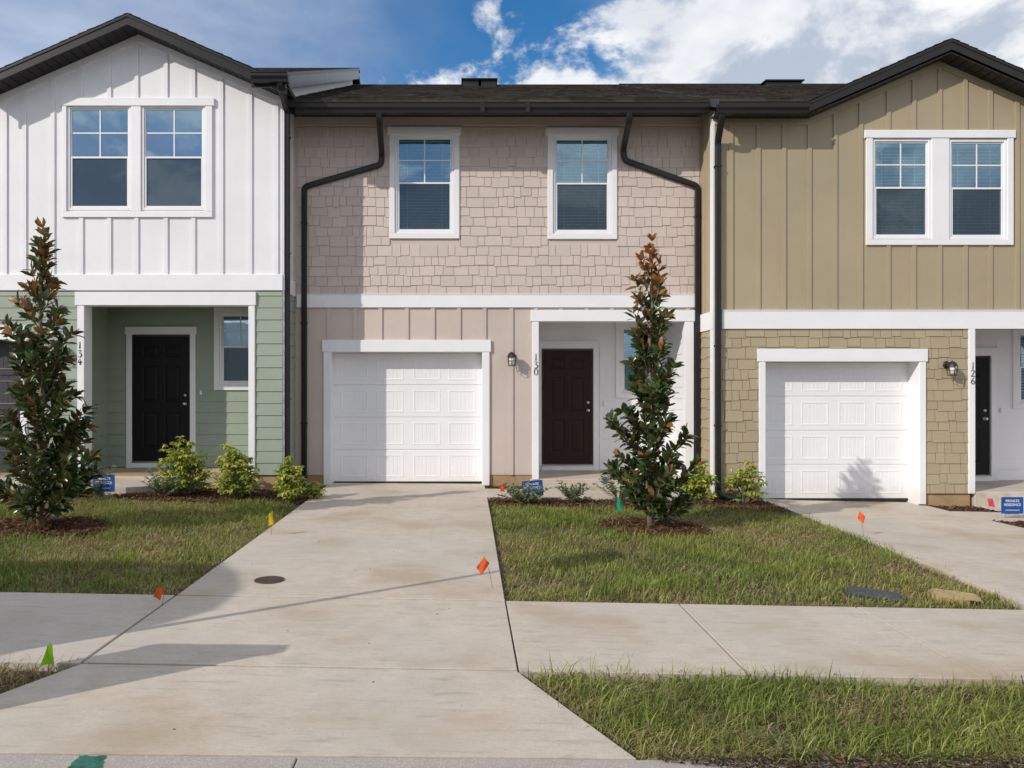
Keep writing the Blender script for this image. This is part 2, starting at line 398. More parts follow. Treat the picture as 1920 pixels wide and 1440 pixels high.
def slab(parent, corners, mat=M_conc, top=0.0, th=0.11, n=8, ch=0.0035, name='slab'):
    """concrete slab over four ground corners (ccw from near left), edges eased"""
    c = [Vector((*p, 0)) for p in corners]
    cen = sum(c, Vector())/4
    mb = MB()
    def grid(inset, dz):
        g = []
        cc = [p + (cen-p).normalized()*inset*1.4 for p in c]
        for j in range(n+1):
            for i in range(n+1):
                u, v = i/n, j/n
                p = (cc[0]*(1-u)+cc[1]*u)*(1-v) + (cc[3]*(1-u)+cc[2]*u)*v
                g.append((p.x, p.y, G(p.x, p.y)+top+dz))
        return g
    N = n+1
    mb.add(grid(ch, 0.0), [(j*N+i, j*N+i+1, (j+1)*N+i+1, (j+1)*N+i) for j in range(n) for i in range(n)])
    ring = [i for i in range(N)] + [j*N+n for j in range(1, N)] + [n*N+i for i in range(n-1, -1, -1)] + [j*N for j in range(n-1, 0, -1)]
    a = [mb.v[i] for i in ring]; og = grid(0, -ch); b = [og[i] for i in ring]; d = [(x, y, z-th) for x, y, z in b]
    L = len(ring)
    mb.add(a+b, [(i, i+L, (i+1) % L+L, (i+1) % L) for i in range(L)])
    mb.add(b+d, [(i, i+L, (i+1) % L+L, (i+1) % L) for i in range(L)])
    return mb.build(name, mat, parent)
def base_sheet(name, x0, x1, y0, y1, dz=-0.035, mat=M_joint):
    xs = np.linspace(x0, x1, 9); ys = np.linspace(y0, y1, 9); mb = MB()
    mb.v = [(x, y, G(x, y)+dz) for y in ys for x in xs]
    mb.f = [(j*9+i, j*9+i+1, (j+1)*9+i+1, (j+1)*9+i) for j in range(8) for i in range(8)]
    return tag(mb.build(name, mat), kind='structure')
g = 0.013
DL, DR = -2.13, 0.285
drv = base_sheet('driveway', DL+0.02, DR-0.02, 3.2, 12.2)
slab(drv, [(DL, 5.5+g), (DR, 5.5+g), (0.30, 8.9-0.002), (-2.17, 8.9-0.002)])
slab(drv, [(-2.17, 8.9+0.002), (0.30, 8.9+0.002), (0.30, 12.3), (-2.22, 12.3)])
slab(drv, [(DL, 4.14+g), (DR, 4.14+g), (DR, 5.5-g), (DL, 5.5-g)])
slab(drv, [(-2.62, 3.15+g), (0.72, 3.15+g), (DR, 4.14-g), (DL, 4.14-g)])
drv2 = base_sheet('driveway', 4.4, 7.0, 5.6, 11.9)
slab(drv2, [(4.22, 5.5+g), (7.1, 5.5+g), (7.0, 8.9-0.004), (4.45, 8.9-0.004)])
slab(drv2, [(4.45, 8.9+0.004), (7.0, 8.9+0.004), (6.95, 11.7), (4.52, 11.7)])
drv3 = base_sheet('driveway', -9.2, -6.8, 5.6, 12)
slab(drv3, [(-9.2, 5.5+g), (-6.75, 5.5+g), (-6.7, 11.6), (-9.2, 11.6)])
walk = base_sheet('sidewalk', -8, 9, 4.16, 5.48)
edges = [DR+0.004, 1.57, 2.87, 4.20, 5.50, 6.80, 8.1]
for a, b in zip(edges[:-1], edges[1:]):
    slab(walk, [(a+g/2, 4.14), (b-g/2, 4.14), (b-g/2, 5.5), (a+g/2, 5.5)], n=4)
edges = [-8.65, -7.35, -6.05, -4.75, -3.45, DL-0.012]
for a, b in zip(edges[:-1], edges[1:]):
    slab(walk, [(a+g/2, 4.14), (b-g/2, 4.14), (b-g/2, 5.5), (a+g/2, 5.5)], n=4)
kerb = base_sheet('kerb_gutter', -9, 9, 2.56, 3.1)
for a, b in zip([-9, -5.9, -2.9, -0.71, 2.3, 5.3], [-5.9, -2.9, -0.71, 2.3, 5.3, 9]):
    slab(kerb, [(a+0.004, 2.55), (b-0.004, 2.55), (b-0.004, 3.15-0.004), (a+0.004, 3.15-0.004)], M_kerb, n=4)
road = MB()
for i in range(-10, 10):
    road.quad((i*12, -8, -0.012-0.0085*max(-30,min(30,i*12))), (i*12+12, -8, -0.012-0.0085*max(-30,min(30,i*12+12))), (i*12+12, 2.54, -0.012-0.0085*max(-30,min(30,i*12+12))), (i*12, 2.54, -0.012-0.0085*max(-30,min(30,i*12))))
tag(road.build('road', M_asphalt), kind='structure')
pth = base_sheet('path', 0.32, 3.5, 10.72, 12.1)
slab(pth, [(DR+0.012, 10.68), (3.55, 10.68), (3.55, 11.6), (DR+0.012, 11.52)], top=0.012)
slab(pth, [(0.98, 11.60), (3.55, 11.60), (3.55, 11.96), (0.98, 11.96)], n=3, top=0.07)
pth2 = base_sheet('path', -6.0, -4.0, 10.5, 11.1)
slab(pth2, [(-7.0, 10.3), (-4.75, 10.42), (-3.95, 11.17), (-7.0, 11.17)], n=4, top=0.07)
pth3 = base_sheet('path', 6.98, 9.5, 10.0, 11.2)
slab(pth3, [(6.96, 9.95), (10.2, 9.95), (10.2, 10.75), (6.98, 10.75)])
slab(pth3, [(7.75, 10.756), (10.2, 10.756), (10.2, 11.3), (7.75, 11.3)], n=3)

# ------------------------------------------------------------------ house building blocks
UNIT = {}
def unit(kind, mat):
    k = (kind, mat.name)
    if k not in UNIT:
        mb = MB()
        if kind == 'board': mb.cbox(0, 1, -1, 0, 0, 1, 0.0)
        if kind == 'lap':      # clapboard: thick at the bottom
            mb.add([(0,-1,0),(1,-1,0),(1,0,0),(0,0,0),(0,-0.3,1),(1,-0.3,1),(1,0,1),(0,0,1)],
                   [(0,3,2,1),(4,5,6,7),(0,1,5,4),(1,2,6,5),(2,3,7,6),(3,0,4,7)])
        UNIT[k] = mb.mesh(kind, mat)
    return UNIT[k]
def piece(name, kind, mat, parent, x0, x1, y, t, z0, z1):
    o = obj(name, unit(kind, mat), parent)
    o.location = (x0, y, z0); o.scale = (x1-x0, t, z1-z0); return o
def board(parent, x0, x1, y, t, z0, z1, mat=None, name='trim_board'):
    mat = mat or M_white
    return MB().cbox(x0, x1, y-t, y, z0, z1, 0.004).build(name, mat, parent)

def wall_sheet(mb, x0, x1, z0, z1, y, holes, depth=0.10):
    xs = sorted(set([x0, x1] + [h[i] for h in holes for i in (0, 1) if x0 < h[i] < x1]))
    zs = sorted(set([z0, z1] + [h[i] for h in holes for i in (2, 3) if z0 < h[i] < z1]))
    for a, b in zip(xs[:-1], xs[1:]):
        for c, d in zip(zs[:-1], zs[1:]):
            mx, mz = (a+b)/2, (c+d)/2
            if any(h[0] < mx < h[1] and h[2] < mz < h[3] for h in holes): continue
            mb.quad((a, y, c), (b, y, c), (b, y, d), (a, y, d))
    for h in holes:
        if not depth: break
        a, b, c, d = h
        mb.quad((a, y, c), (a, y+depth, c), (a, y+depth, d), (a, y, d)); mb.quad((b, y, c), (b, y+depth, c), (b, y+depth, d), (b, y, d))
        mb.quad((a, y, c), (b, y, c), (b, y+depth, c), (a, y+depth, c)); mb.quad((a, y, d), (b, y, d), (b, y+depth, d), (a, y+depth, d))

def cut(x0, x1, z0, z1, holes):
    segs = [(x0, x1)]
    for h in holes:
        if h[3] <= z0+0.01 or h[2] >= z1-0.01: continue
        ns = []
        for a, b in segs:
            if h[1] <= a or h[0] >= b: ns.append((a, b)); continue
            if h[0] > a: ns.append((a, h[0]))
            if h[1] < b: ns.append((h[1], b))
        segs = ns
    return [s for s in segs if s[1]-s[0] > 0.02]

def lap_siding(parent, mat, x0, x1, z0, z1, y, holes=(), ex=0.179):
    z = z0; i = 0
    while z < z1-0.02:
        top = min(z+ex+0.022, z1)
        for a, b in cut(x0, x1, z, min(z+ex, z1), holes):
            piece('siding_board', 'lap', mat, parent, a, b, y-0.001*(i % 2), 0.017, z, top)
        z += ex; i += 1

def shingles(parent, mats, x0, x1, z0, z1, y, holes=(), ex=0.158, limit=300):
    out = []; z = z0 - 0.02; row = 0
    while z < z1:
        for a, b in cut(x0, x1, max(z, z0), min(z+ex, z1), holes):
            x = a - (random.uniform(0, 0.12))
            while x < b:
                wd = random.choice((0.11, 0.14, 0.17, 0.2, 0.235, 0.28))
                p, q = max(x, a), min(x+wd, b)
                if q-p > 0.012:
                    dz = random.choice((0, 0, 0.010, 0.018, 0.026))
                    lo = max(z+dz, z0+0.002); hi = min(z+ex+0.04, z1)
                    if hi-lo > 0.02: out.append((p+0.0035, q-0.0035, lo, hi, row))
                x += wd
        z += ex; row += 1
    out.sort(key=lambda s: -(s[1]-s[0])*(s[3]-s[2]))
    for s in out[:limit]:
        piece('shingle', 'lap', random.choice(mats), parent, s[0], s[1], y-0.0012*(s[4] % 2)-random.uniform(0, 0.0025), 0.014+random.uniform(0, 0.004), s[2], s[3])
    rest = out[limit:]
    if rest:
        mb = MB()
        for s in rest:
            yy = y-0.0012*(s[4] % 2)-random.uniform(0, 0.0025); t = 0.014+random.uniform(0, 0.004)
            a, b, c, d = s[:4]
            mb.add([(a,yy-t,c),(b,yy-t,c),(b,yy,c),(a,yy,c),(a,yy-t*.3,d),(b,yy-t*.3,d),(b,yy,d),(a,yy,d)],
                   [(0,3,2,1),(4,5,6,7),(0,1,5,4),(1,2,6,5),(2,3,7,6),(3,0,4,7)])
        tag(mb.build('shingle_field', mats[2], parent), kind='stuff')

def window(parent, fc, fr, rail, y, blinds=True, glass=None, light=False, screen=True):
    """single-hung window. fr = x0,x1,z0,z1 of the vinyl frame; rail = z of the meeting rail; y = wall plane"""
    x0, x1, z0, z1 = fr; glass = glass or M_glass
    def ring(mb, a, b, c, d, t, y0, y1, bev=0.006):
        mb.cbox(a, a+t, y0, y1, c, d, bev); mb.cbox(b-t, b, y0, y1, c, d, bev)
        mb.cbox(a+t, b-t, y0+0.001, y1, c, c+t, bev); mb.cbox(a+t, b-t, y0+0.001, y1, d-t, d, bev)
    mb = MB(); ring(mb, x0, x1, z0, z1, 0.042, y-0.012, y+0.07)
    wnd = mb.build('window', M_white, parent)
    i0, i1, j0, j1 = x0+0.042, x1-0.042, z0+0.042, z1-0.042
    mb = MB(); ring(mb, i0, i1, rail, j1, 0.022, y+0.008, y+0.04, 0.004); mb.build('sash', M_white, wnd)
    mb = MB(); ring(mb, i0, i1, j0, rail+0.03, 0.030, y+0.002, y+0.036, 0.004); mb.build('sash', M_white, wnd)
    MB().box(i0+0.02, i1-0.02, y+0.022, y+0.026, rail+0.02, j1-0.02).build('pane', glass, wnd)
    MB().box(i0+0.028, i1-0.028, y+0.030, y+0.034, j0+0.028, rail+0.002).build('pane', glass, wnd)
    cx, cz = (i0+i1)/2, (rail+j1)/2+0.01
    MB().box(cx-0.009, cx+0.009, y+0.015, y+0.0205, rail+0.02, j1-0.02).build('muntin', M_white, wnd)
    MB().box(i0+0.02, i1-0.02, y+0.0155, y+0.021, cz-0.009, cz+0.009).build('muntin', M_white, wnd)
    if screen:
        MB().quad((i0+0.02, y+0.012, j0+0.02), (i1-0.02, y+0.012, j0+0.02), (i1-0.02, y+0.012, rail+0.004), (i0+0.02, y+0.012, rail+0.004)).build('insect_screen', M_screen, wnd)
    if blinds:
        mb = MB(); z = j1-0.06; a, b = i0+0.012, i1-0.012
        mb.box(a, b, y+0.075, y+0.13, j1-0.045, j1-0.002)
        while z > j0+0.02:
            tl = 0.006; mb.add([(a, y+0.078, z-tl), (b, y+0.078, z-tl), (b, y+0.126, z+tl), (a, y+0.126, z+tl),
                                (a, y+0.078, z-tl+0.003), (b, y+0.078, z-tl+0.003), (b, y+0.126, z+tl+0.003), (a, y+0.126, z+tl+0.003)],
                               [(0,3,2,1),(4,5,6,7),(0,1,5,4),(1,2,6,5),(2,3,7,6),(3,0,4,7)])
            z -= 0.05
        for cxx in (a+0.14, b-0.14): mb.box(cxx-0.002, cxx+0.002, y+0.0765, y+0.0775, j0+0.02, j1-0.03)
        tag(mb.build('blind', M_blind, wnd), kind='stuff')
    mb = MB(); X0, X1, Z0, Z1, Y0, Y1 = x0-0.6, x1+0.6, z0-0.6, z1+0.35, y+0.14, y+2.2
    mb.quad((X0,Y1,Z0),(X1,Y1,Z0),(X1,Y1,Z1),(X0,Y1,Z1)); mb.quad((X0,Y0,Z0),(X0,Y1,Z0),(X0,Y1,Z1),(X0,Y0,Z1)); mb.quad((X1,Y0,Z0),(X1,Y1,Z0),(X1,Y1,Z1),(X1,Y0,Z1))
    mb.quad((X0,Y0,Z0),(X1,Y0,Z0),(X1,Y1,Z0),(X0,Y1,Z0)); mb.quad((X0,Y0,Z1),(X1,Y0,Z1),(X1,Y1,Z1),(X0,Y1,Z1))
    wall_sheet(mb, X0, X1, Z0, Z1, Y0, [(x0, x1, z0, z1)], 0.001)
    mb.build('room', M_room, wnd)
    if light:
        MB().lathe([(0.001, 0.035), (0.07, 0.03), (0.11, 0.0), (0.07, -0.03), (0.001, -0.04)], (cx-0.12, y+0.9, j1-0.02), 14).build('ceiling_light', M_lampglass, wnd, True)
    return wnd

def raised_panel(wd, ht, grooves=5):
    mb = MB(); t = 0.0032; bv = 0.018
    o = [(0, 0), (wd, 0), (wd, ht), (0, ht)]
    def inset(k): return [(k, k), (wd-k, k), (wd-k, ht-k), (k, ht-k)]
    rings = [(o, 0.0), (inset(bv*0.5), -t), (inset(bv*1.1), -t), (inset(bv*1.8), 0.0012)]
    for (r, d), (r2, d2) in zip(rings[:-1], rings[1:]):
        for i in range(4):
            j = (i+1) % 4
            mb.quad((r[i][0], d, r[i][1]), (r[j][0], d, r[j][1]), (r2[j][0], d2, r2[j][1]), (r2[i][0], d2, r2[i][1]))
    k = bv*1.8; a, b, c, d = k, wd-k, k, ht-k
    if grooves:
        xs = [a]
        for i in range(1, grooves+1):
            x = a+(b-a)*i/(grooves+1); xs += [x-0.006, x, x+0.006]
        xs.append(b); ys = [0.0012]*len(xs)
        for i in range(grooves): ys[2+3*i] = 0.0042
        for i in range(len(xs)-1): mb.quad((xs[i], ys[i], c), (xs[i+1], ys[i+1], c), (xs[i+1], ys[i+1], d), (xs[i], ys[i], d))
    else: mb.quad((a, 0.0012, c), (b, 0.0012, c), (b, 0.0012, d), (a, 0.0012, d))
    return mb

def garage_door(parent, x0, x1, z0, z1, y, mat=M_garage):
    gd = MB().box(x0-0.04, x1+0.04, y+0.012, y+0.05, z0, z1+0.03).build('garage_door', mat, parent)
    h = (z1-z0)/4.0; wd = (x1-x0)
    pw = 0.185*wd; ph = h*0.70
    pm = raised_panel(pw, ph).mesh('garage_panel', mat)
    cols = [x0+0.045*wd, x0+0.287*wd, x0+0.537*wd, x0+0.775*wd]
    for r in range(4):
        b, t = z0+r*h+0.004, z0+(r+1)*h-0.004
        mb = MB(); holes = [(c+0.001, c+pw-0.001, b+h*0.14+0.001, b+h*0.14+ph-0.001) for c in cols]
        wall_sheet(mb, x0-0.03, x1+0.03, b+0.006, t-0.006, y, holes, 0.003)
        for zz, z2 in ((b+0.006, b), (t-0.006, t)):
            mb.quad((x0-0.03, y, zz), (x1+0.03, y, zz), (x1+0.03, y+0.014, z2), (x0-0.03, y+0.014, z2))
        mb.build('section', mat, gd)
        for c in cols:
            o = obj('panel', pm, gd); o.location = (c, y, b+h*0.14)
    MB().box(x0-0.02, x1+0.02, y-0.006, y+0.02, z0-0.028, z0+0.004).build('bottom_seal', M_black, gd)
    return gd

def entry_door(parent, x0, x1, z0, z1, y, mat):
    """six-panel door; knob on the right"""
    wd, ht = x1-x0, z1-z0
    slabm = MB(); cols = [(x0+wd*0.16, x0+wd*0.45), (x0+wd*0.55, x0+wd*0.84)]
    rows = [(0.105, 0.39), (0.47, 0.765), (0.835, 0.925)]
    holes = [(a, b, z0+ht*c, z0+ht*d) for a, b in cols for c, d in rows]
    wall_sheet(slabm, x0, x1, z0, z1, y, holes, 0.002)
    slabm.box(x0, x1, y+0.02, y+0.045, z0, z1)
    d = slabm.build('door', mat, parent)
    for a, b, c, e in holes:
        mb = MB(); k1, k2, k3 = 0.014, 0.030, 0.055
        R = [((a, b, c, e), 0.0), ((a+k1, b-k1, c+k1, e-k1), 0.011), ((a+k2, b-k2, c+k2, e-k2), 0.011), ((a+k3, b-k3, c+k3, e-k3), 0.002)]
        for (p, dp), (q, dq) in zip(R[:-1], R[1:]):
            P = [(p[0],p[2]),(p[1],p[2]),(p[1],p[3]),(p[0],p[3])]; Q = [(q[0],q[2]),(q[1],q[2]),(q[1],q[3]),(q[0],q[3])]
            for i in range(4):
                j = (i+1) % 4; mb.quad((P[i][0], y+dp, P[i][1]), (P[j][0], y+dp, P[j][1]), (Q[j][0], y+dq, Q[j][1]), (Q[i][0], y+dq, Q[i][1]))
        q = R[-1][0]; mb.quad((q[0], y+0.002, q[2]), (q[1], y+0.002, q[2]), (q[1], y+0.002, q[3]), (q[0], y+0.002, q[3]))
        mb.build('panel', mat, d)
    kx = x1-0.065
    MB().lathe([(0.0, -0.07), (0.018, -0.068), (0.03, -0.05), (0.024, -0.032), (0.011, -0.026), (0.012, -0.008), (0.032, -0.006), (0.032, 0)], (kx, y, z0+0.95), 14, 'y').build('knob', M_nickel, d, True)
    MB().lathe([(0.0, -0.026), (0.022, -0.022), (0.027, -0.004), (0.028, 0)], (kx, y, z0+1.09), 14, 'y').build('deadbolt', M_nickel, d, True)
    # dark weather-strip frame and sill
    mb = MB(); mb.box(x0-0.022, x0-0.004, y-0.004, y+0.04, z0, z1+0.02); mb.box(x1+0.004, x1+0.022, y-0.004, y+0.04, z0, z1+0.02); mb.box(x0-0.004, x1+0.004, y-0.004, y+0.04, z1+0.004, z1+0.022)
    mb.build('weather_strip', M_black, d)
    MB().cbox(x0-0.03, x1+0.03, y-0.06, y+0.04, z0-0.11, z0-0.035, 0.006).build('door_sill', M_white, d)
    MB().cbox(x0-0.01, x1+0.01, y-0.045, y+0.04, z0-0.034, z0-0.006, 0.005).build('threshold', M_nickel, d)
    return d

GL = {'1': [[(.20, .80, .03), (.34, 1.0, .05), (.33, .6, .10), (.30, .15, .15), (.29, 0, .15)]],
      '2': [[(.06, .78, .07), (.16, .95, .07), (.34, .98, .09), (.50, .80, .13), (.40, .50, .12), (.20, .22, .08), (.05, .03, .07)], [(.05, .04, .07), (.30, .05, .11), (.60, .04, .07)]],
      '3': [[(.08, .92, .06), (.30, .97, .08), (.52, .93, .06)], [(.52, .93, .06), (.36, .72, .07), (.25, .58, .07), (.45, .52, .10), (.56, .32, .14), (.48, .10, .12), (.28, .0, .08), (.06, .07, .06)]],
      '0': [[(.33, 1.0, .06), (.13, .82, .10), (.06, .5, .15), (.13, .18, .10), (.33, .0, .06), (.53, .18, .10), (.60, .5, .15), (.53, .82, .10), (.33, 1.0, .06)]],
      '4': [[(.40, 1.0, .06), (.22, .68, .07), (.04, .34, .08)], [(.04, .34, .08), (.35, .36, .10), (.64, .34, .08)], [(.46, .62, .14), (.40, .3, .14), (.36, 0, .15)]],
      '6': [[(.48, 1.0, .06), (.24, .72, .09), (.08, .35, .14), (.18, .06, .12), (.36, .0, .09), (.54, .14, .12), (.54, .38, .11), (.36, .52, .07), (.14, .38, .06)]]}
def digit(parent, ch, x, z, h, y):
    mb = MB()
    for st in GL[ch]:
        P = st; pts = []
        for i in range(len(P)-1):
            p0, p1, p2, p3 = P[max(i-1, 0)], P[i], P[i+1], P[min(i+2, len(P)-1)]
            for k in range(6):
                t = k/6; f = lambda a, b, c, d: 0.5*((2*b)+(-a+c)*t+(2*a-5*b+4*c-d)*t*t+(-a+3*b-3*c+d)*t**3)
                pts.append(tuple(f(p0[n], p1[n], p2[n], p3[n]) for n in range(3)))
        pts.append(P[-1]); L = []; R = []
        for i, p in enumerate(pts):
            a, b = pts[max(i-1, 0)], pts[min(i+1, len(pts)-1)]
            dx, dz = b[0]-a[0], b[1]-a[1]; l = math.hypot(dx, dz) or 1; nx_, nz_ = -dz/l*p[2]/2, dx/l*p[2]/2
            L.append((x+(p[0]+nx_)*h, z+(p[1]+nz_)*h)); R.append((x+(p[0]-nx_)*h, z+(p[1]-nz_)*h))
        for i in range(len(pts)-1):
            q = [L[i], R[i], R[i+1], L[i+1]]
            mb.add([(a, y-0.006, b) for a, b in q]+[(a, y, b) for a, b in q], [(0, 1, 2, 3), (0, 4, 5, 1), (2, 6, 7, 3)])
    return mb.build('house_number_digit', M_digit, parent)

def lantern(loc, label, yaw=0.0):
    """black caged wall lantern; loc = middle of its wall plate"""
    t = empty('wall_lantern', loc, yaw); tag(t, label, 'lantern', 'lanterns beside the garage doors')
    MB().lathe([(0.0, -0.022), (0.045, -0.02), (0.058, -0.008), (0.058, 0.0)], (0, 0, 0), 16, 'y').build('wall_plate', M_black, t, True)
    MB().tube([(0, -0.01, 0.0), (0, -0.06, 0.018), (0, -0.115, 0.03)], 0.011, 8).build('arm', M_black, t, True)
    c = (0, -0.115, 0)
    MB().lathe([(0.0, 0.062), (0.010, 0.060), (0.014, 0.046), (0.035, 0.040), (0.058, 0.018), (0.073, -0.012), (0.076, -0.026), (0.068, -0.028)], c, 12).build('cap', M_black, t)
    MB().lathe([(0.040, -0.028), (0.044, -0.085), (0.040, -0.135), (0.0, -0.138)], c, 14).build('glass', M_lampglass, t, True)
    mb = MB()
    for k in range(6):
        a = k*math.pi/3+0.3; p = lambda r, z: (r*math.cos(a), -0.115+r*math.sin(a), z)
        mb.tube([p(0.070, -0.026), p(0.064, -0.10), p(0.056, -0.165)], 0.0045, 5)
    for r, z in ((0.066, -0.085), (0.056, -0.165)):
        mb.tube([(r*math.cos(k*math.pi/6), -0.115+r*math.sin(k*math.pi/6), z) for k in range(13)], 0.0045, 5, False)
    mb.build('cage', M_black, t)
    return t

def gutter(parent, x0, x1, y_front, z0, z1):
    d = y_front
    prof = [(d+0.13, z1), (d+0.13, z0), (d+0.035, z0), (d+0.028, z0+0.035), (d+0.004, z0+0.075), (d+0.004, z1-0.02), (d-0.006, z1-0.012), (d-0.006, z1), (d+0.012, z1), (d+0.02, z1-0.03), (d+0.11, z1-0.03)]
    return MB().prism_x(prof, x0, x1).build('gutter', M_bronze, parent)

def roof_tabs(parent, O, U, V, W, L, ex=0.145):
    """laminated shingle courses over a sloped rectangle: O eave corner, U along eave, V up the slope"""
    O, U, V = Vector(O), Vector(U), Vector(V); N = U.cross(V).normalized()
    if N.z < 0: N = -N
    mb = MB(); n = int(L/ex)+1; r = random.Random(5)
    for j in range(n):
        v0 = j*ex; v1 = min(v0+ex*1.12, L)
        if v1 <= v0: break
        u = -r.uniform(0, 0.3)
        while u < W:
            wd = r.uniform(0.10, 0.34); a, b = max(u, 0), min(u+wd, W)
            t = r.choice((0.007, 0.007, 0.012, 0.015))
            if b-a > 0.005:
                P = lambda uu, vv, hh: tuple(O+U*uu+V*vv+N*hh)
                mb.add([P(a, v0, t), P(b, v0, t), P(b, v1, 0.002), P(a, v1, 0.002), P(a, v0, 0), P(b, v0, 0)],
                       [(0, 1, 2, 3), (4, 5, 1, 0), (4, 0, 3), (5, 2, 1)])
            u += wd
    return tag(mb.build('roof_shingles', M_roof, parent), kind='stuff')

PITCH = 0.437; RIDGE_Y = 18.1
def main_roof(parent, x0, x1, ye, ze):
    zr = ze+PITCH*(RIDGE_Y-ye); th = 0.12
    roof = MB().prism_x([(ye, ze-0.004), (RIDGE_Y, zr-0.004), (RIDGE_Y+7, zr-7*PITCH), (RIDGE_Y+7, zr-7*PITCH-th), (RIDGE_Y, zr-th), (ye, ze-th)], x0, x1).build('roof', M_roof, parent)
    l = math.hypot(1, PITCH)
    roof_tabs(roof, (x0, ye, ze), (1, 0, 0), (0, 1/l, PITCH/l), x1-x0, (RIDGE_Y-ye)*l)
    mb = MB(); n = int((x1-x0)/0.25)
    for i in range(n):
        a = x0+(x1-x0)*i/n; b = x0+(x1-x0)*(i+1)/n+0.03
        mb.prism_x([(RIDGE_Y-0.14, zr-0.14*PITCH+0.012), (RIDGE_Y, zr+0.022), (RIDGE_Y+0.14, zr-0.14*PITCH+0.012), (RIDGE_Y, zr+0.010)], a, b)
    mb.build('ridge_cap', M_roof, roof)
    return roof, zr
def gable_roof(parent, roof, xa, za, half, yf, yb):
    """front-facing cross gable: apex xa,za (top of roof), half width to the eave, from yf back to yb"""
    l = math.hypot(1, PITCH); th = 0.05
    for s in (-1, 1):
        xe, ze = xa+s*half, za-PITCH*half
        MB().prism_y([(xa, za-0.004), (xe, ze-0.004), (xe, ze-th), (xa, za-th)], yf+0.004, yb).build('gable_deck', M_roof, roof)
        roof_tabs(roof, (xe, yf-0.02, ze), (0, 1, 0), (-s/l, 0, PITCH/l), yb-yf, half*l)
        d = 0.155
        MB().prism_y([(xa, za-0.012), (xe, ze-0.012), (xe, ze-0.012-d), (xa, za-0.012-d)], yf-0.022, yf).build('rake_fascia', M_bronze, roof)
        MB().prism_y([(xa, za-0.02), (xe, ze-0.02), (xe, ze-0.055), (xa, za-0.055)], yf-0.032, yf-0.023).build('drip_edge', M_bronze, roof)

def rake_soffit(roof, xa, za_s, xe, yf, yw):
    """ribbed soffit panels under a rake, from the apex xa,za_s out to xe"""
    s = 1 if xe > xa else -1; step = 0.125; n = int(abs(xe-xa)/step)+1
    for i in range(n):
        a = xa+s*i*step; b = xa+s*min((i+1)*step-0.012, abs(xe-xa))
        if (b-a)*s < 0.01: continue
        za, zb = za_s-PITCH*abs(a-xa), za_s-PITCH*abs(b-xa)
        MB().prism_y([(a, za), (b, zb), (b, zb+0.012), (a, za+0.012)], yf, yw).build('soffit_panel', M_soffit, roof)
    zb = za_s-PITCH*abs(xe-xa)
    MB().prism_y([(xa, za_s+0.014), (xe, zb+0.014), (xe, zb+0.02), (xa, za_s+0.02)], yf, yw).build('soffit_backing', M_soffit, roof)

def rake_frieze(parent, mat, xa, za, xe, y, d=0.10, t=0.022):
    ze = za-PITCH*abs(xe-xa)
    MB().prism_y([(xa, za), (xe, ze), (xe, ze-d), (xa, za-d)], y-t, y).build('frieze_board', mat, parent)

def downspout(parent, pts, wd=0.078, dp=0.06, straps=()):
    d = MB().sweep(pts, wd, dp).build('downspout', M_bronze, parent)
    for (x, y, z) in straps: MB().box(x-wd/2-0.006, x+wd/2+0.006, y-dp/2-0.004, y+dp/2+0.012, z-0.014, z+0.014).build('strap', M_bronze, d)
    return d
def batten(parent, mat, x_right_px, fc, z0, z1, wd=0.066):
    xr = fc.x(x_right_px); piece('batten', 'board', mat, parent, xr-wd, xr-0.006, fc.Y, 0.019, z0, z1)
def porch(parent, x0, x1, zc, yf, yb, zf, mat, door_hole, win_hole, siding=True, ceil=None, ex=0.182):
    wl = MB(); wall_sheet(wl, x0, x1, zf-0.1, zc, yb, [win_hole] if win_hole else [], 0.10)
    wl = wl.build('porch_wall', mat, parent)
    for x in (x0, x1): MB().quad((x, yf, zf-0.1), (x, yb, zf-0.1), (x, yb, zc), (x, yf, zc)).build('porch_side_wall', mat, parent)
    MB().quad((x0, yf, zc), (x1, yf, zc), (x1, yb, zc), (x0, yb, zc)).build('porch_ceiling', ceil or M_whitewall, parent)
    MB().cbox(x0-0.02, x1+0.02, yf-0.03, yb+0.02, zf-0.4, zf, 0.01).build('porch_floor', M_conc, parent)
    holes = [h for h in (door_hole, win_hole) if h]
    if siding:
        lap_siding(wl, mat, x0+0.004, x1-0.004, zf+0.012, zc-0.002, yb-0.001, holes, ex)
        for xs, sgn in ((x0, 1), (x1, -1)):
            z = zf+0.012; i = 0
            while z < zc-0.02:
                tp = min(z+ex+0.02, zc)
                vs = [(xs+sgn*0.017, z), (xs+sgn*0.005, tp)]
                MB().add([(xs+sgn*0.017, yf+0.06, z), (xs+sgn*0.017, yb-0.002, z), (xs+sgn*0.005, yb-0.002, tp), (xs+sgn*0.005, yf+0.06, tp), (xs, yf+0.06, z), (xs, yb-0.002, z)],
                         [(0, 1, 2, 3), (0, 4, 5, 1), (0, 3, 4)]).build('siding_board', mat, wl)
                z += ex; i += 1
    return wl
def trim_around(parent, r, y, t=0.03, wd=0.09, head=0.12, over=0.03, sill=True, bottom=None):
    x0, x1, z0, z1 = r; b = bottom if bottom is not None else (z0 if not sill else z0)
    board(parent, x0-wd, x0, y, t, b, z1); board(parent, x1, x1+wd, y, t, b, z1)
    board(parent, x0-wd-over, x1+wd+over, y, t+0.008, z1, z1+head)
    if sill: board(parent, x0-wd, x1+wd, y, t, z0-wd, z0)

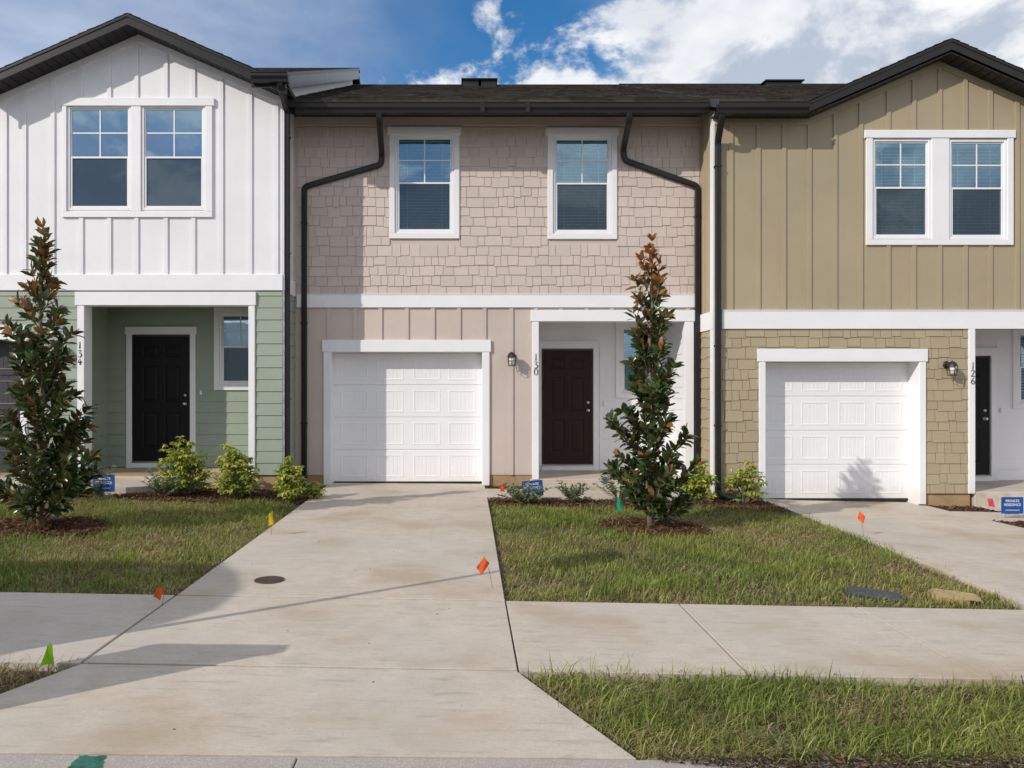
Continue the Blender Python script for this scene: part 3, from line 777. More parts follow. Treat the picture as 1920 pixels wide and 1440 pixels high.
# ------------------------------------------------------------------ left townhouse: white gable over sage siding
HL = empty('townhouse', (-4.9, 11.2, 0.2)); HL_T = HL
tag(HL, 'white board and batten gable townhouse with sage green lower siding, number 134', 'townhouse', 'row of townhouses')
def root_fix(root):
    """children are modelled in world coordinates"""
    inv = root.matrix_basis.inverted() if False else Matrix.Translation(-Vector(root.location))
    for c in root.children: c.matrix_parent_inverse = inv
F = Face(11.2); XR = -2.752; XL = -7.07; XA = -4.91; YB = 12.42; B = Face(YB)
zb0, zb1 = F.z(545), F.z(515)
win_l = F.r(126.5, 247, 198, 395); win_r = F.r(265.5, 386, 198, 395); rail = F.z(297)
mb = MB(); wall_sheet(mb, XL, XR, zb0, 5.92, 11.2, [win_l, win_r])
mb.add([(XL, 11.2, 5.92), (XR, 11.2, 5.92), (XA, 11.2, 6.862)], [(0, 1, 2)])
mb.quad((-9.7, 11.55, 3.0), (XL, 11.55, 3.0), (XL, 11.55, 6.4), (-9.7, 11.55, 6.4))
mb.quad((XL, 11.2, 3.0), (XL, 11.55, 3.0), (XL, 11.55, 6.0), (XL, 11.2, 5.92))
mb.add([(XR, 11.2, zb0), (XR, 18.1, zb0), (XR, 18.1, 9.15), (XR, 11.2, 6.13)], [(0, 1, 2, 3)])
wu = mb.build('upper_wall', M_whitewall, HL)
HEADL = F.z(185); SILL = F.z(408)
for px in (14.8, 51, 104, 157.5, 210, 261, 316, 367.5, 420, 474, 523):
    xr = F.x(px); top = 6.862-PITCH*abs(xr-0.033-XA)-0.09
    if 112 < px < 410:
        batten(wu, M_whitewall, px, F, zb1, SILL); batten(wu, M_whitewall, px, F, HEADL, top)
    else: batten(wu, M_whitewall, px, F, zb1, top)
rake_frieze(wu, M_whitewall, XA, 6.858, XR, 11.2); rake_frieze(wu, M_whitewall, XA, 6.858, XL, 11.2)
window(HL, F, win_l, rail, 11.2, blinds=False, glass=M_glass_dark); window(HL, F, win_r, rail, 11.2, blinds=False, glass=M_glass_dark)
def pair_trim(h, F, L, R, y, outer, zh, zs):
    board(h, outer[0], L[0], y, 0.032, zs+0.085, zh-0.12); board(h, R[1], outer[1], y, 0.032, zs+0.085, zh-0.12)
    board(h, L[1], R[0], y, 0.030, zs+0.085, zh-0.12)
    board(h, outer[0]-0.03, outer[1]+0.03, y, 0.040, zh-0.12, zh); board(h, outer[0], outer[1], y, 0.032, zs, zs+0.085)
pair_trim(HL, F, win_l, win_r, 11.2, (F.x(118), F.x(399)), HEADL, SILL)
board(HL, -9.7, XR+0.006, 11.2, 0.034, zb0, zb1, name='band_board')
po = (F.x(160), F.x(467), 0.2, F.z(573)); go = (-9.2, F.x(40), 0.1, F.z(637))
mb = MB(); wall_sheet(mb, -9.7, XR, 0.262, zb0, 11.2, [po, go], 0)
mb.quad((XR, 11.2, 0.262), (XR, 18, 0.262), (XR, 18, zb0), (XR, 11.2, zb0)); wlow = mb.build('lower_wall', M_green, HL)
hp = (F.x(147)+0.01, F.x(479)-0.01, 0.1, F.z(548)-0.01); hg = (-9.4, F.x(50), 0.1, F.z(612))
lap_siding(wlow, M_green, -9.6, XR-0.002, 0.262, zb0, 11.2, [hp, hg])
i = 0; z = 0.262
while z < zb0-0.02:
    tp = min(z+0.2, zb0)
    MB().add([(XR+0.016, 11.33, z), (XR+0.016, 11.97, z), (XR+0.005, 11.97, tp), (XR+0.005, 11.33, tp), (XR, 11.33, z), (XR, 11.97, z)], [(0, 1, 2, 3), (0, 4, 5, 1), (0, 3, 4)]).build('siding_board', M_green, wlow)
    z += 0.179
MB().box(XR, XR+0.022, 11.205, 11.325, 0.262, zb0).build('corner_board', M_white, HL)
MB().box(XR, XR+0.026, 11.205, 11.96, zb0, zb1).build('band_board', M_white, HL)
MB().box(XR, XR+0.020, 11.205, 11.325, zb1+0.002, 6.0).build('corner_board', M_white, HL)
MB().box(-9.7, XR-0.01, 11.215, 11.5, -0.2, 0.262).build('foundation', M_found, HL)
# porch
wl = porch(HL, -5.98, -3.2, 2.98, 11.21, YB, 0.238, M_green, (B.x(238), B.x(366), 0.1, B.z(625)), B.r(412, 490, 586, 722), ceil=M_green)
mb = MB().cbox(F.x(147), F.x(160), 11.165, 11.40, 0.238, F.z(573), 0.005); mb.build('porch_post', M_white, HL)
mb = MB().cbox(F.x(467), F.x(479), 11.165, 11.40, 0.238, F.z(573), 0.005); mb.build('porch_post', M_white, HL)
board(HL, F.x(143), F.x(481), 11.2, 0.045, F.z(573), F.z(548), name='porch_header')
MB().box(F.x(160)-0.1, F.x(467)+0.05, 11.202, 11.40, F.z(573), 2.975).build('porch_beam', M_white, HL)
entry_door(HL, B.x(251), B.x(355), B.z(864), B.z(631), YB-0.015, M_doorblk)
trim_around(HL, (B.x(248.5), B.x(357.5), 0.238, B.z(627)), YB-0.01, 0.03, 0.09, 0.125, 0.02, sill=False)
wr = B.r(412, 490, 586, 722)
window(HL, B, wr, B.z(652), YB-0.015, blinds=False, glass=M_glass_dark)
trim_around(HL, wr, YB-0.01, 0.03, 0.085, 0.08, 0.0)
MB().cbox(B.x(376), B.x(380), YB-0.045, YB-0.02, B.z(740), B.z(732), 0.003).build('doorbell', M_white, HL)
garage_door(HL, go[0], go[1], 0.16, go[3], 11.42, M_greyg)
board(HL, go[1], go[1]+0.1, 11.2, 0.032, 0.16, go[3]); board(HL, go[0]-0.1, go[1]+0.13, 11.2, 0.040, go[3], F.z(610))
for ch, py in zip('134', (653.7, 669.4, 684)): digit(HL, ch, F.x(148), F.z(py), 0.102, 11.164)
# roof
roof, zr = main_roof(HL, -3.0, -2.62, 10.80, 6.12)
r2, _ = main_roof(HL, -9.8, -3.0, 11.40, 6.12+PITCH*0.6)
gable_roof(HL, roof, XA, 7.0, 2.31, 10.84, 13.2)
rake_soffit(roof, XA, 6.862, XR+0.1, 10.84, 11.2); rake_soffit(roof, XA, 6.862, XL-0.1, 10.84, 11.2)
MB().prism_x([(10.80, 6.10), (RIDGE_Y, zr-0.02), (RIDGE_Y, zr-0.25), (10.80, 5.90)], -2.62, -2.60).build('rake_fascia', M_flash, roof)
MB().prism_x([(10.78, 6.125), (RIDGE_Y, zr+0.005), (RIDGE_Y, zr-0.05), (10.78, 6.07)], -2.598, -2.588).build('drip_edge', M_bronze, roof)
MB().box(-3.12, -2.60, 10.84, 10.86, 5.93, 6.10).build('eave_fascia', M_bronze, roof)
gutter(HL, -3.09, -2.56, 10.70, 5.97, 6.105)
downspout(HL, [(-2.685, 10.78, 5.98), (-2.685, 10.80, 5.92), (-2.70, 11.262, 5.73), (-2.70, 11.262, 0.25), (-2.68, 11.10, 0.17)], 0.082, 0.075, [(-2.70, 11.262, z) for z in (5.35, 3.6, 1.4)])
root_fix(HL)

# ------------------------------------------------------------------ middle townhouse: beige shingles
HC = empty('townhouse', (0.5, 11.97, 0.0))
tag(HC, 'beige shingled middle townhouse with brown door and white garage, number 130', 'townhouse', 'row of townhouses')
C = Face(11.97); X0, X1 = XR, 3.758; B = Face(13.2); YC = 11.97
w1 = C.r(740.5, 851.5, 253.5, 438); w2 = C.r(1036.5, 1146.5, 255, 439)
zb0, zb1 = C.z(577), C.z(553)
mb = MB(); wall_sheet(mb, X0, X1, zb0, 5.95, YC, [w1, w2]); wu = mb.build('upper_wall', M_beige, HC)
def grow(r, a, b, c, d): return (r[0]-a, r[1]+b, r[2]-c, r[3]+d)
shingles(wu, M_bshing, X0+0.05, X1-0.02, zb1, C.z(236), YC, [grow(w1, .08, .08, .08, .12), grow(w2, .08, .08, .08, .12)])
board(HC, X0, X1, YC, 0.028, C.z(236), 5.905, M_beige, 'frieze_board')
window(HC, C, w1, C.z(345), YC); window(HC, C, w2, C.z(346), YC)
for w_ in (w1, w2): trim_around(HC, w_, YC, 0.034, 0.085, 0.125, 0.03)
board(HC, X0+0.04, 3.66, YC, 0.034, zb0, zb1, name='band_board')
MB().box(X0+0.04, 3.66, YC-0.04, YC, zb1, zb1+0.012).build('band_flashing', M_white, HC)
po = (C.x(1010), C.x(1283), 0.0, C.z(603)); go = (C.x(621), C.x(904), 0.0, C.z(660))
mb = MB(); wall_sheet(mb, X0, X1, 0.172, zb0, YC, [po, go], 0); wlow = mb.build('lower_wall', M_beige, HC)
for px in (621, 670.5, 717.6, 767, 816, 864.7): batten(wlow, M_beige, px, C, C.z(638), zb0)
batten(wlow, M_beige, 912.6, C, C.z(638), zb0); batten(wlow, M_beige, 963, C, 0.172, zb0)
for px in (1009, 1056, 1104, 1151, 1199, 1247, 1294): batten(wlow, M_beige, px, C, C.z(582), zb0)
board(HC, X0+0.04, 3.7, YC, 0.012, zb0-0.02, zb0-0.001, M_beige, 'starter_strip')
MB().box(C.x(917), C.x(1001), YC+0.012, YC+0.4, -0.2, 0.172).build('foundation', M_found, HC)
MB().box(X0, C.x(610), YC+0.012, YC+0.4, -0.2, 0.172).build('foundation', M_found, HC)
MB().box(C.x(1300), X1, YC+0.012, YC+0.4, -0.2, 0.172).build('foundation', M_found, HC)
trim_around(HC, (go[0], go[1], 0.004, go[3]), YC, 0.034, 0.118, 0.19, 0.022, sill=False)
mb = MB()
for xx in go[:2]: mb.quad((xx, YC, 0), (xx, YC+0.3, 0), (xx, YC+0.3, go[3]), (xx, YC, go[3]))
mb.quad((go[0], YC, go[3]), (go[1], YC, go[3]), (go[1], YC+0.3, go[3]), (go[0], YC+0.3, go[3])); mb.build('garage_jamb', M_white, HC)
garage_door(HC, go[0]+0.004, go[1]-0.004, 0.03, go[3], 12.20)
dh = (B.x(1004), B.x(1124), 0.0, B.z(652)); wn = (B.x(1163), B.x(1163)+0.66, B.z(737), B.z(611))
porch(HC, 1.05, 3.53, 2.90, YC+0.01, 13.2, 0.108, M_whitewall, dh, wn)
MB().cbox(C.x(998), C.x(1010), YC-0.036, YC+0.12, 0.10, C.z(603), 0.005).build('porch_post', M_white, HC)
MB().cbox(C.x(1283), C.x(1300), YC-0.036, YC+0.12, 0.10, C.z(603), 0.005).build('porch_post', M_white, HC)
board(HC, C.x(995), C.x(1302), YC, 0.044, C.z(603), C.z(582), name='porch_header')
MB().box(C.x(1010)-0.05, C.x(1283)+0.03, YC+0.002, YC+0.12, C.z(603), 2.895).build('porch_beam', M_white, HC)
entry_door(HC, B.x(1018), B.x(1109), B.z(870), B.z(657), 13.185, M_door)
trim_around(HC, (B.x(1015), B.x(1112), 0.108, B.z(653)), 13.19, 0.03, 0.10, 0.13, 0.0, sill=False)
window(HC, B, wn, B.z(675), 13.185)
trim_around(HC, wn, 13.19, 0.03, 0.085, 0.10, 0.0)
MB().cbox(B.x(1131), B.x(1135), 13.15, 13.178, B.z(761), B.z(753), 0.003).build('doorbell', M_white, HC)
for ch, py in zip('130', (676, 690.5, 703.5)): digit(HC, ch, C.x(1000.5), C.z(py), 0.105, YC-0.037)
roof, zr = main_roof(HC, -2.74, 3.70, 11.30, 5.935)
MB().box(-2.73, 3.68, 11.37, 11.39, 5.74, 5.93).build('eave_fascia', M_bronze, roof)
x = -2.73
while x < 3.68:
    MB().box(x, min(x+0.148, 3.68), 11.39, YC, 5.90, 5.908).build('soffit_panel', M_soffit, roof); x += 0.155
MB().box(-2.73, 3.68, 11.39, YC, 5.912, 5.918).build('soffit_backing', M_soffit, roof)
gut = gutter(HC, -2.58, 3.67, 11.235, 5.72, 5.872)
for px in (905, 990): 
    xx = (px-VX)/FPX*11.22; MB().box(xx-0.03, xx+0.03, 11.225, 11.3, 5.716, 5.878).build('gutter_joint', M_bronze, gut)
for a, b in ((-0.08, 0.28), (0.34, 0.68)):
    v = MB().box(a, b, 16.9, 17.3, 8.36, 8.53).build('roof_vent', M_black, roof)
    MB().prism_x([(16.84, 8.535), (17.34, 8.575), (17.34, 8.60), (16.84, 8.56)], a-0.03, b+0.03).build('vent_hood', M_black, v)
ys = 11.925
downspout(HC, [(-1.317, 11.30, 5.74), (-1.317, 11.32, 5.62), (-1.345, ys, 5.29), (-1.354, ys, 5.136), (-2.585, ys, 4.778), (-2.585, ys, 0.12), (-2.56, ys-0.16, 0.05)], 0.085, 0.065, [(-2.585, ys, z) for z in (4.2, 2.6, 1.0)])
downspout(HC, [(2.472, 11.30, 5.74), (2.472, 11.32, 5.62), (2.51, ys, 5.37), (2.53, ys, 5.20), (3.695, ys, 4.79), (3.695, ys, 0.10), (3.69, ys-0.16, 0.02)], 0.085, 0.065, [(3.695, ys, z) for z in (4.3, 2.6, 1.0)])
root_fix(HC)

# ------------------------------------------------------------------ right townhouse: tan gable
HR = empty('townhouse', (7.1, 11.29, -0.15))
tag(HR, 'tan board and batten gable townhouse with tan shingled ground floor, number 126', 'townhouse', 'row of townhouses')
R = Face(11.29); YR = 11.29; X0, X1 = 3.758, 10.7; XA = 7.145; ZA = 6.50; B = Face(12.66)
zb0, zb1 = R.z(617), R.z(583)
w1 = R.r(1634.5, 1745, 260.5, 448.5); w2 = R.r(1778, 1887, 261.5, 449)
mb = MB(); wall_sheet(mb, X0, X1, zb0, 5.64, YR, [w1, w2])
dx = (ZA-5.64)/PITCH
mb.add([(XA-dx, YR, 5.64), (XA+dx, YR, 5.64), (XA, YR, ZA)], [(0, 1, 2)])
mb.add([(X0, YR, zb0), (X0, 18.1, zb0), (X0, 18.1, 8.75), (X0, YR, 5.75)], [(0, 1, 2, 3)])
wu = mb.build('upper_wall', M_tan, HR)
HEADR, SILLR = R.z(245), R.z(460)
for px in (1375, 1426, 1474, 1521.7, 1570, 1620, 1669.6, 1717.5, 1766, 1814, 1861, 1911, 1960, 2008, 2056):
    xr = R.x(px); top = max(5.64, ZA-PITCH*abs(xr-0.033-XA))-0.09
    if 1612 < px < 1622: px = 1618
    if 1630 < px < 1900: batten(wu, M_tan, px, R, zb1, SILLR); batten(wu, M_tan, px, R, HEADR, top)
    else: batten(wu, M_tan, px, R, zb1, top)
rake_frieze(wu, M_tan, XA, ZA-0.002, XA-dx, YR); rake_frieze(wu, M_tan, XA, ZA-0.002, XA+dx, YR)
board(wu, X0, XA-dx+0.02, YR, 0.021, 5.54, 5.635, M_tan, 'frieze_board')
window(HR, R, w1, R.z(354), YR); window(HR, R, w2, R.z(355), YR, light=True)
pair_trim(HR, R, w1, w2, YR, (R.x(1623), R.x(1898)), HEADR, SILLR)
board(HR, X0+0.1, X1, YR, 0.034, zb0, zb1, name='band_board')
MB().box(X0+0.1, X1, YR-0.042, YR, zb1, zb1+0.012).build('band_flashing', M_white, HR)
po = (R.x(1826), 10.4, -0.2, zb0-0.01); go = (R.x(1434), R.x(1722), -0.25, R.z(678))
mb = MB(); wall_sheet(mb, X0, X1, -0.029, zb0, YR, [po, go], 0)
mb.quad((X0, YR, -0.029), (X0, 18, -0.029), (X0, 18, zb0), (X0, YR, zb0)); wlow = mb.build('lower_wall', M_tan, HR)
shingles(wlow, M_tshing, X0+0.01, R.x(1815), -0.029, zb0, YR, [(go[0]-0.09, go[1]+0.09, -0.5, go[3]+0.18)])
# its left return wall: corner board, band, shingle edges
MB().box(X0-0.022, X0, YR+0.004, YR+0.15, -0.03, zb0).build('corner_board', M_white, HR)
MB().box(X0-0.022, X0, YR+0.004, YR+0.15, zb1, 5.70).build('corner_board', M_white, HR)
MB().box(X0-0.028, X0, YR+0.004, YC-0.01, zb0, zb1).build('band_board', M_white, HR)
MB().box(X0-0.02, X0, YR+0.42, YR+0.48, zb1, 5.70).build('batten', M_tan, HR)
z = -0.03
while z < zb0-0.02:
    y0 = YR+0.152
    while y0 < YC-0.03:
        y1 = min(y0+random.choice((0.14, 0.2, 0.26)), YC-0.005); d_ = random.choice((0, .012, .024)); tp = min(z+0.19, zb0)
        MB().add([(X0-0.02, y0, z+d_), (X0-0.02, y1-0.004, z+d_), (X0-0.006, y1-0.004, tp), (X0-0.006, y0, tp), (X0, y0, z+d_), (X0, y1-0.004, z+d_)], [(0, 1, 2, 3), (0, 4, 5, 1), (0, 3, 4), (1, 5, 2)]).build('shingle', random.choice(M_tshing), wlow)
        y0 = y1
    z += 0.158
MB().box(X0+0.02, R.x(1426), YR+0.015, YR+0.4, -0.45, -0.029).build('foundation', M_found, HR)
MB().box(R.x(1730), R.x(1820), YR+0.015, YR+0.4, -0.45, -0.029).build('foundation', M_found, HR)
trim_around(HR, (go[0], go[1], -0.19, go[3]), YR, 0.034, 0.097, 0.192, 0.024, sill=False)
mb = MB()
for xx in go[:2]: mb.quad((xx, YR, -0.25), (xx, YR+0.33, -0.25), (xx, YR+0.33, go[3]), (xx, YR, go[3]))
mb.quad((go[0], YR, go[3]), (go[1], YR, go[3]), (go[1], YR+0.33, go[3]), (go[0], YR+0.33, go[3])); mb.build('garage_jamb', M_white, HR)
garage_door(HR, go[0]+0.004, go[1]-0.004, -0.15, go[3], 11.56)
dh = (7.85, B.x(1868), -0.1, B.z(655)); wn = (B.x(1906), B.x(1906)+0.66, B.z(757), B.z(622))
porch(HR, 7.70, 10.4, 2.60, YR+0.01, 12.66, -0.004, M_whitewall, dh, wn)
MB().cbox(R.x(1814), R.x(1826), YR-0.036, YR+0.12, -0.03, zb0-0.001, 0.005).build('porch_post', M_white, HR)
MB().cbox(10.4, 10.52, YR-0.036, YR+0.12, -0.03, zb0-0.001, 0.005).build('porch_post', M_white, HR)
entry_door(HR, B.x(1852)-0.9, B.x(1852), B.z(890), B.z(670), 12.645, M_doorblk)
trim_around(HR, (B.x(1852)-0.93, B.x(1856), -0.004, B.z(667)), 12.65, 0.03, 0.10, 0.13, 0.0, sill=False)
window(HR, B, wn, B.z(690), 12.645); trim_around(HR, wn, 12.65, 0.03, 0.085, 0.10, 0.0)
MB().cbox(B.x(1873), B.x(1877), 12.61, 12.638, B.z(774), B.z(765), 0.003).build('doorbell', M_white, HR)
for ch, py in zip('126', (692, 706, 720)): digit(HR, ch, R.x(1817), R.z(py), 0.10, YR-0.037)
roof, zr = main_roof(HR, 3.705, 4.98, 10.92, 5.79)
r2, _ = main_roof(HR, 4.98, 11.2, 11.45, 5.79+PITCH*0.53)
gable_roof(HR, roof, XA, 6.71, 2.24, 11.0, 13.2)
rake_soffit(roof, XA, ZA, XA-dx, 11.0, YR); rake_soffit(roof, XA, ZA, XA+dx, 11.0, YR)
MB().box(3.705, 4.98, 10.98, 11.0, 5.58, 5.775).build('eave_fascia', M_bronze, roof)
x = 3.705
while x < 5.15:
    MB().box(x, min(x+0.148, 5.18), 11.0, YR, 5.63, 5.638).build('soffit_panel', M_soffit, roof); x += 0.155
MB().box(3.705, 5.18, 11.0, YR, 5.642, 5.648).build('soffit_backing', M_soffit, roof)
MB().prism_x([(10.92, 5.78), (RIDGE_Y, zr-0.01), (RIDGE_Y, zr-0.12), (10.92, 5.66)], 3.69, 3.704).build('party_flashing', M_flash, roof)
gutter(HR, 3.68, 4.99, 10.85, 5.575, 5.735)
v = MB().box(6.80, 7.60, 16.9, 17.25, 8.36, 8.50).build('roof_vent', M_black, r2)
MB().prism_x([(16.84, 8.505), (17.30, 8.545), (17.30, 8.57), (16.84, 8.53)], 6.76, 7.64).build('vent_hood', M_black, v)
ys = YR-0.05
downspout(HR, [(3.745, 10.93, 5.59), (3.745, 10.95, 5.50), (3.79, ys, 5.27), (3.79, ys, -0.02), (3.80, ys-0.16, -0.09)], 0.085, 0.07, [(3.79, ys, z) for z in (4.9, 2.2, 1.0)])
root_fix(HR)

# ------------------------------------------------------------------ wall lanterns
lx, lz = at(108, 645, 11.18); lantern((lx, 11.18, lz), 'black caged wall lantern on sage siding, half hidden by the left magnolia')
lx, lz = at(959, 667, 11.95); lantern((lx, 11.95, lz), 'black caged wall lantern on beige siding left of number 130')
lx, lz = at(1774, 684, 11.27); lantern((lx, 11.268, lz), 'black caged wall lantern on tan shingles left of number 126', 0.15)

# ------------------------------------------------------------------ planting
def frames(pos, d, up):
    """columns: across, along, normal for every leaf (numpy, n x 3)"""
    d = d/np.linalg.norm(d, axis=1, keepdims=True)
    a = np.cross(d, up); a /= np.maximum(np.linalg.norm(a, axis=1, keepdims=True), 1e-6)
    n = np.cross(a, d); return a, d, n
LEAF_V = np.array([(0,0,0),(.13,.22,.03),(-.13,.22,.03),(0,.25,0),(.20,.52,.05),(-.20,.52,.05),(0,.55,0),(.13,.80,.02),(-.13,.80,.02),(0,.82,-.03),(0,1,-.09)])
LEAF_F = np.array([(0,1,3),(0,3,2),(3,1,4),(3,4,6),(3,6,5),(3,5,2),(6,4,7),(6,7,9),(6,9,8),(6,8,5),(9,7,10),(9,10,8)])
SMALL_V = np.array([(0,0,0),(.16,.45,.05),(-.16,.45,.05),(0,.5,0),(0,1,-.16)])
SMALL_F = np.array([(0,1,3),(0,3,2),(3,1,4),(3,4,2)])
def leaf_cloud(pos, d, up, ln, V, Fc, wd=1.0):
    a, d, n = frames(pos, d, up); N = len(pos); L = ln[:, None]
    vs = pos[:, None, :] + (a[:, None, :]*V[None, :, 0:1]*wd + d[:, None, :]*V[None, :, 1:2] + n[:, None, :]*V[None, :, 2:3])*L[:, None, :]
    fs = Fc[None] + (np.arange(N)*len(V))[:, None, None]
    return vs.reshape(-1, 3), fs.reshape(-1, 3)
LEAF_ME = {}
def leaf_mesh(mat, var):
    if (mat.name, var) not in LEAF_ME:
        V = LEAF_V.copy(); V[:, 2] += (var-1)*0.10*V[:, 1]**2; V[:, 0] *= 1+0.12*(var-1)
        LEAF_ME[(mat.name, var)] = np_mesh('leaf', V, LEAF_F, mat, smooth=True)
    return LEAF_ME[(mat.name, var)]

def magnolia(px, py, top_py, prof, label, seed, nl=58, lean=0.0, side=None, bro_k=1.0):
    r = np.random.default_rng(seed); base = gp(px, py); H = EYE-(top_py-VY)/FPX*base.y - base.z
    t = empty('magnolia_tree', base); tag(t, label, 'tree', 'young magnolia trees on the front lawns')
    pz = np.array([p[0] for p in prof]); pr = np.array([p[1] for p in prof])
    tp = [Vector((lean*k/10*0.5+0.02*math.sin(k*1.3+seed), 0.02*math.cos(k*1.7+seed), H*0.97*k/10)) for k in range(11)]
    tp[0].z = -0.06
    MB().tube(tp, [0.040*(1-k/10)**0.8+0.005 for k in range(11)], 9).build('trunk', M_bark, t, True)
    P, D, S, Bz = [], [], [], []
    def whorl(p, ax, n, size, bronze):
        ax = ax.normalized()
        for k in range(n):
            v = Vector(r.normal(size=3)); v = (v-ax*v.dot(ax)).normalized()
            dd = v*r.uniform(0.5, 1.0)+ax*r.uniform(0.15, 0.9)+Vector((0, 0, r.uniform(-0.15, 0.35)))
            P.append(p); D.append(dd); S.append(size*r.uniform(0.75, 1.2)); Bz.append(r.random() < bronze*bro_k)
    for i in range(nl):
        f = 0.01+0.88*((i+0.5)/nl)**1.4; zb = H*f; a = i*2.39996+r.uniform(-.4, .4)
        k = min(int(f*10), 9); q = tp[k].lerp(tp[k+1], f*10-k); q.z = zb
        rise = r.uniform(0.18, 0.5)*(1-0.35*f); ze = min(zb+rise, H*0.985)
        rad = float(np.interp(ze/H, pz, pr))*r.uniform(0.5, 1.2)*(1+0.15*math.sin(2*a+seed)+0.15*math.sin(3*a+ze*4))
        if side: rad *= 1+side*math.cos(a)
        e = Vector((math.cos(a)*rad+lean*ze/H*0.5, math.sin(a)*rad, ze))
        mid = q.lerp(e, 0.5)+Vector((math.cos(a)*rad*0.12, math.sin(a)*rad*0.12, -0.05*rise))
        MB().tube([q, mid, e], [0.012*(1-f*0.5), 0.008*(1-f*0.4), 0.003], 5).build('limb', M_bark, t, True)
        nn = max(3, int((e-q).length/0.070))
        for j in range(nn):
            u = 0.15+0.85*(j+1)/nn
            p = (q.lerp(mid, u*2) if u < 0.5 else mid.lerp(e, u*2-1)) if u <= 1 else e
            tip = j == nn-1
            bro = (0.5 if f > 0.72 else 0.26 if f > 0.55 else 0.10) if tip else (0.14 if f > 0.7 else 0.01)
            if f > 0.84: bro = 0.75
            whorl(p, (e-mid) if u > 0.5 else (mid-q), (8 if tip else 6) if f < 0.62 else (6 if tip else 4), 0.14 if f < 0.8 else 0.13, bro)
    for j in range(9):
        z = H*(0.80+0.20*j/8); whorl(Vector((tp[9].x, tp[9].y, z)), Vector((0, 0, 1)), 2 if j < 7 else 4, 0.13, 0.75)
    P = np.array([tuple(p) for p in P]); D = np.array([tuple(d) for d in D]); S = np.array(S); Bz = np.array(Bz)
    P[:, 2] = np.maximum(P[:, 2], 0.10)
    up = np.tile((0., 0., 1.), (len(P), 1))+r.normal(scale=0.45, size=(len(P), 3))+np.array((-0.25, -0.35, 0))
    score = -P[:, 1]+r.normal(scale=0.12, size=len(P)); order = np.argsort(-score); near = order[:290]; far = order[290:]
    for sel, mt, nm in ((far[~Bz[far]], M_mag, 'foliage'), (far[Bz[far]], M_magb, 'bronze_foliage')):
        v, f = leaf_cloud(P[sel], D[sel], up[sel], S[sel], LEAF_V, LEAF_F)
        tag(obj(nm, np_mesh(nm, v, f, mt, smooth=True), t), kind='stuff')
    a, d, n = frames(P[near], D[near], up[near])
    for k, i in enumerate(near):
        o = obj('leaf', leaf_mesh(M_magb if Bz[i] else M_mag, int(r.integers(0, 3))), t)
        M = Matrix((a[k]*S[i], d[k]*S[i], n[k]*S[i])).transposed().to_4x4(); M.translation = Vector(P[i]); o.matrix_local = M
    return t
magnolia(1220, 985, 452, [(0, .10), (.06, .28), (.12, .40), (.20, .42), (.30, .35), (.42, .28), (.55, .23), (.68, .18), (.80, .16), (.90, .12), (1, .03)],
         'slim young magnolia with rust coloured top leaves in front of the middle porch', 3, nl=80, bro_k=1.9)
magnolia(75, 985, 428, [(0, .12), (.06, .34), (.14, .47), (.25, .46), (.36, .38), (.50, .30), (.62, .28), (.70, .26), (.77, .15), (.88, .10), (1, .03)],
         'bushy young magnolia with dark leaves at the left edge before the sage house', 8, nl=88, lean=0.05, bro_k=0.8)

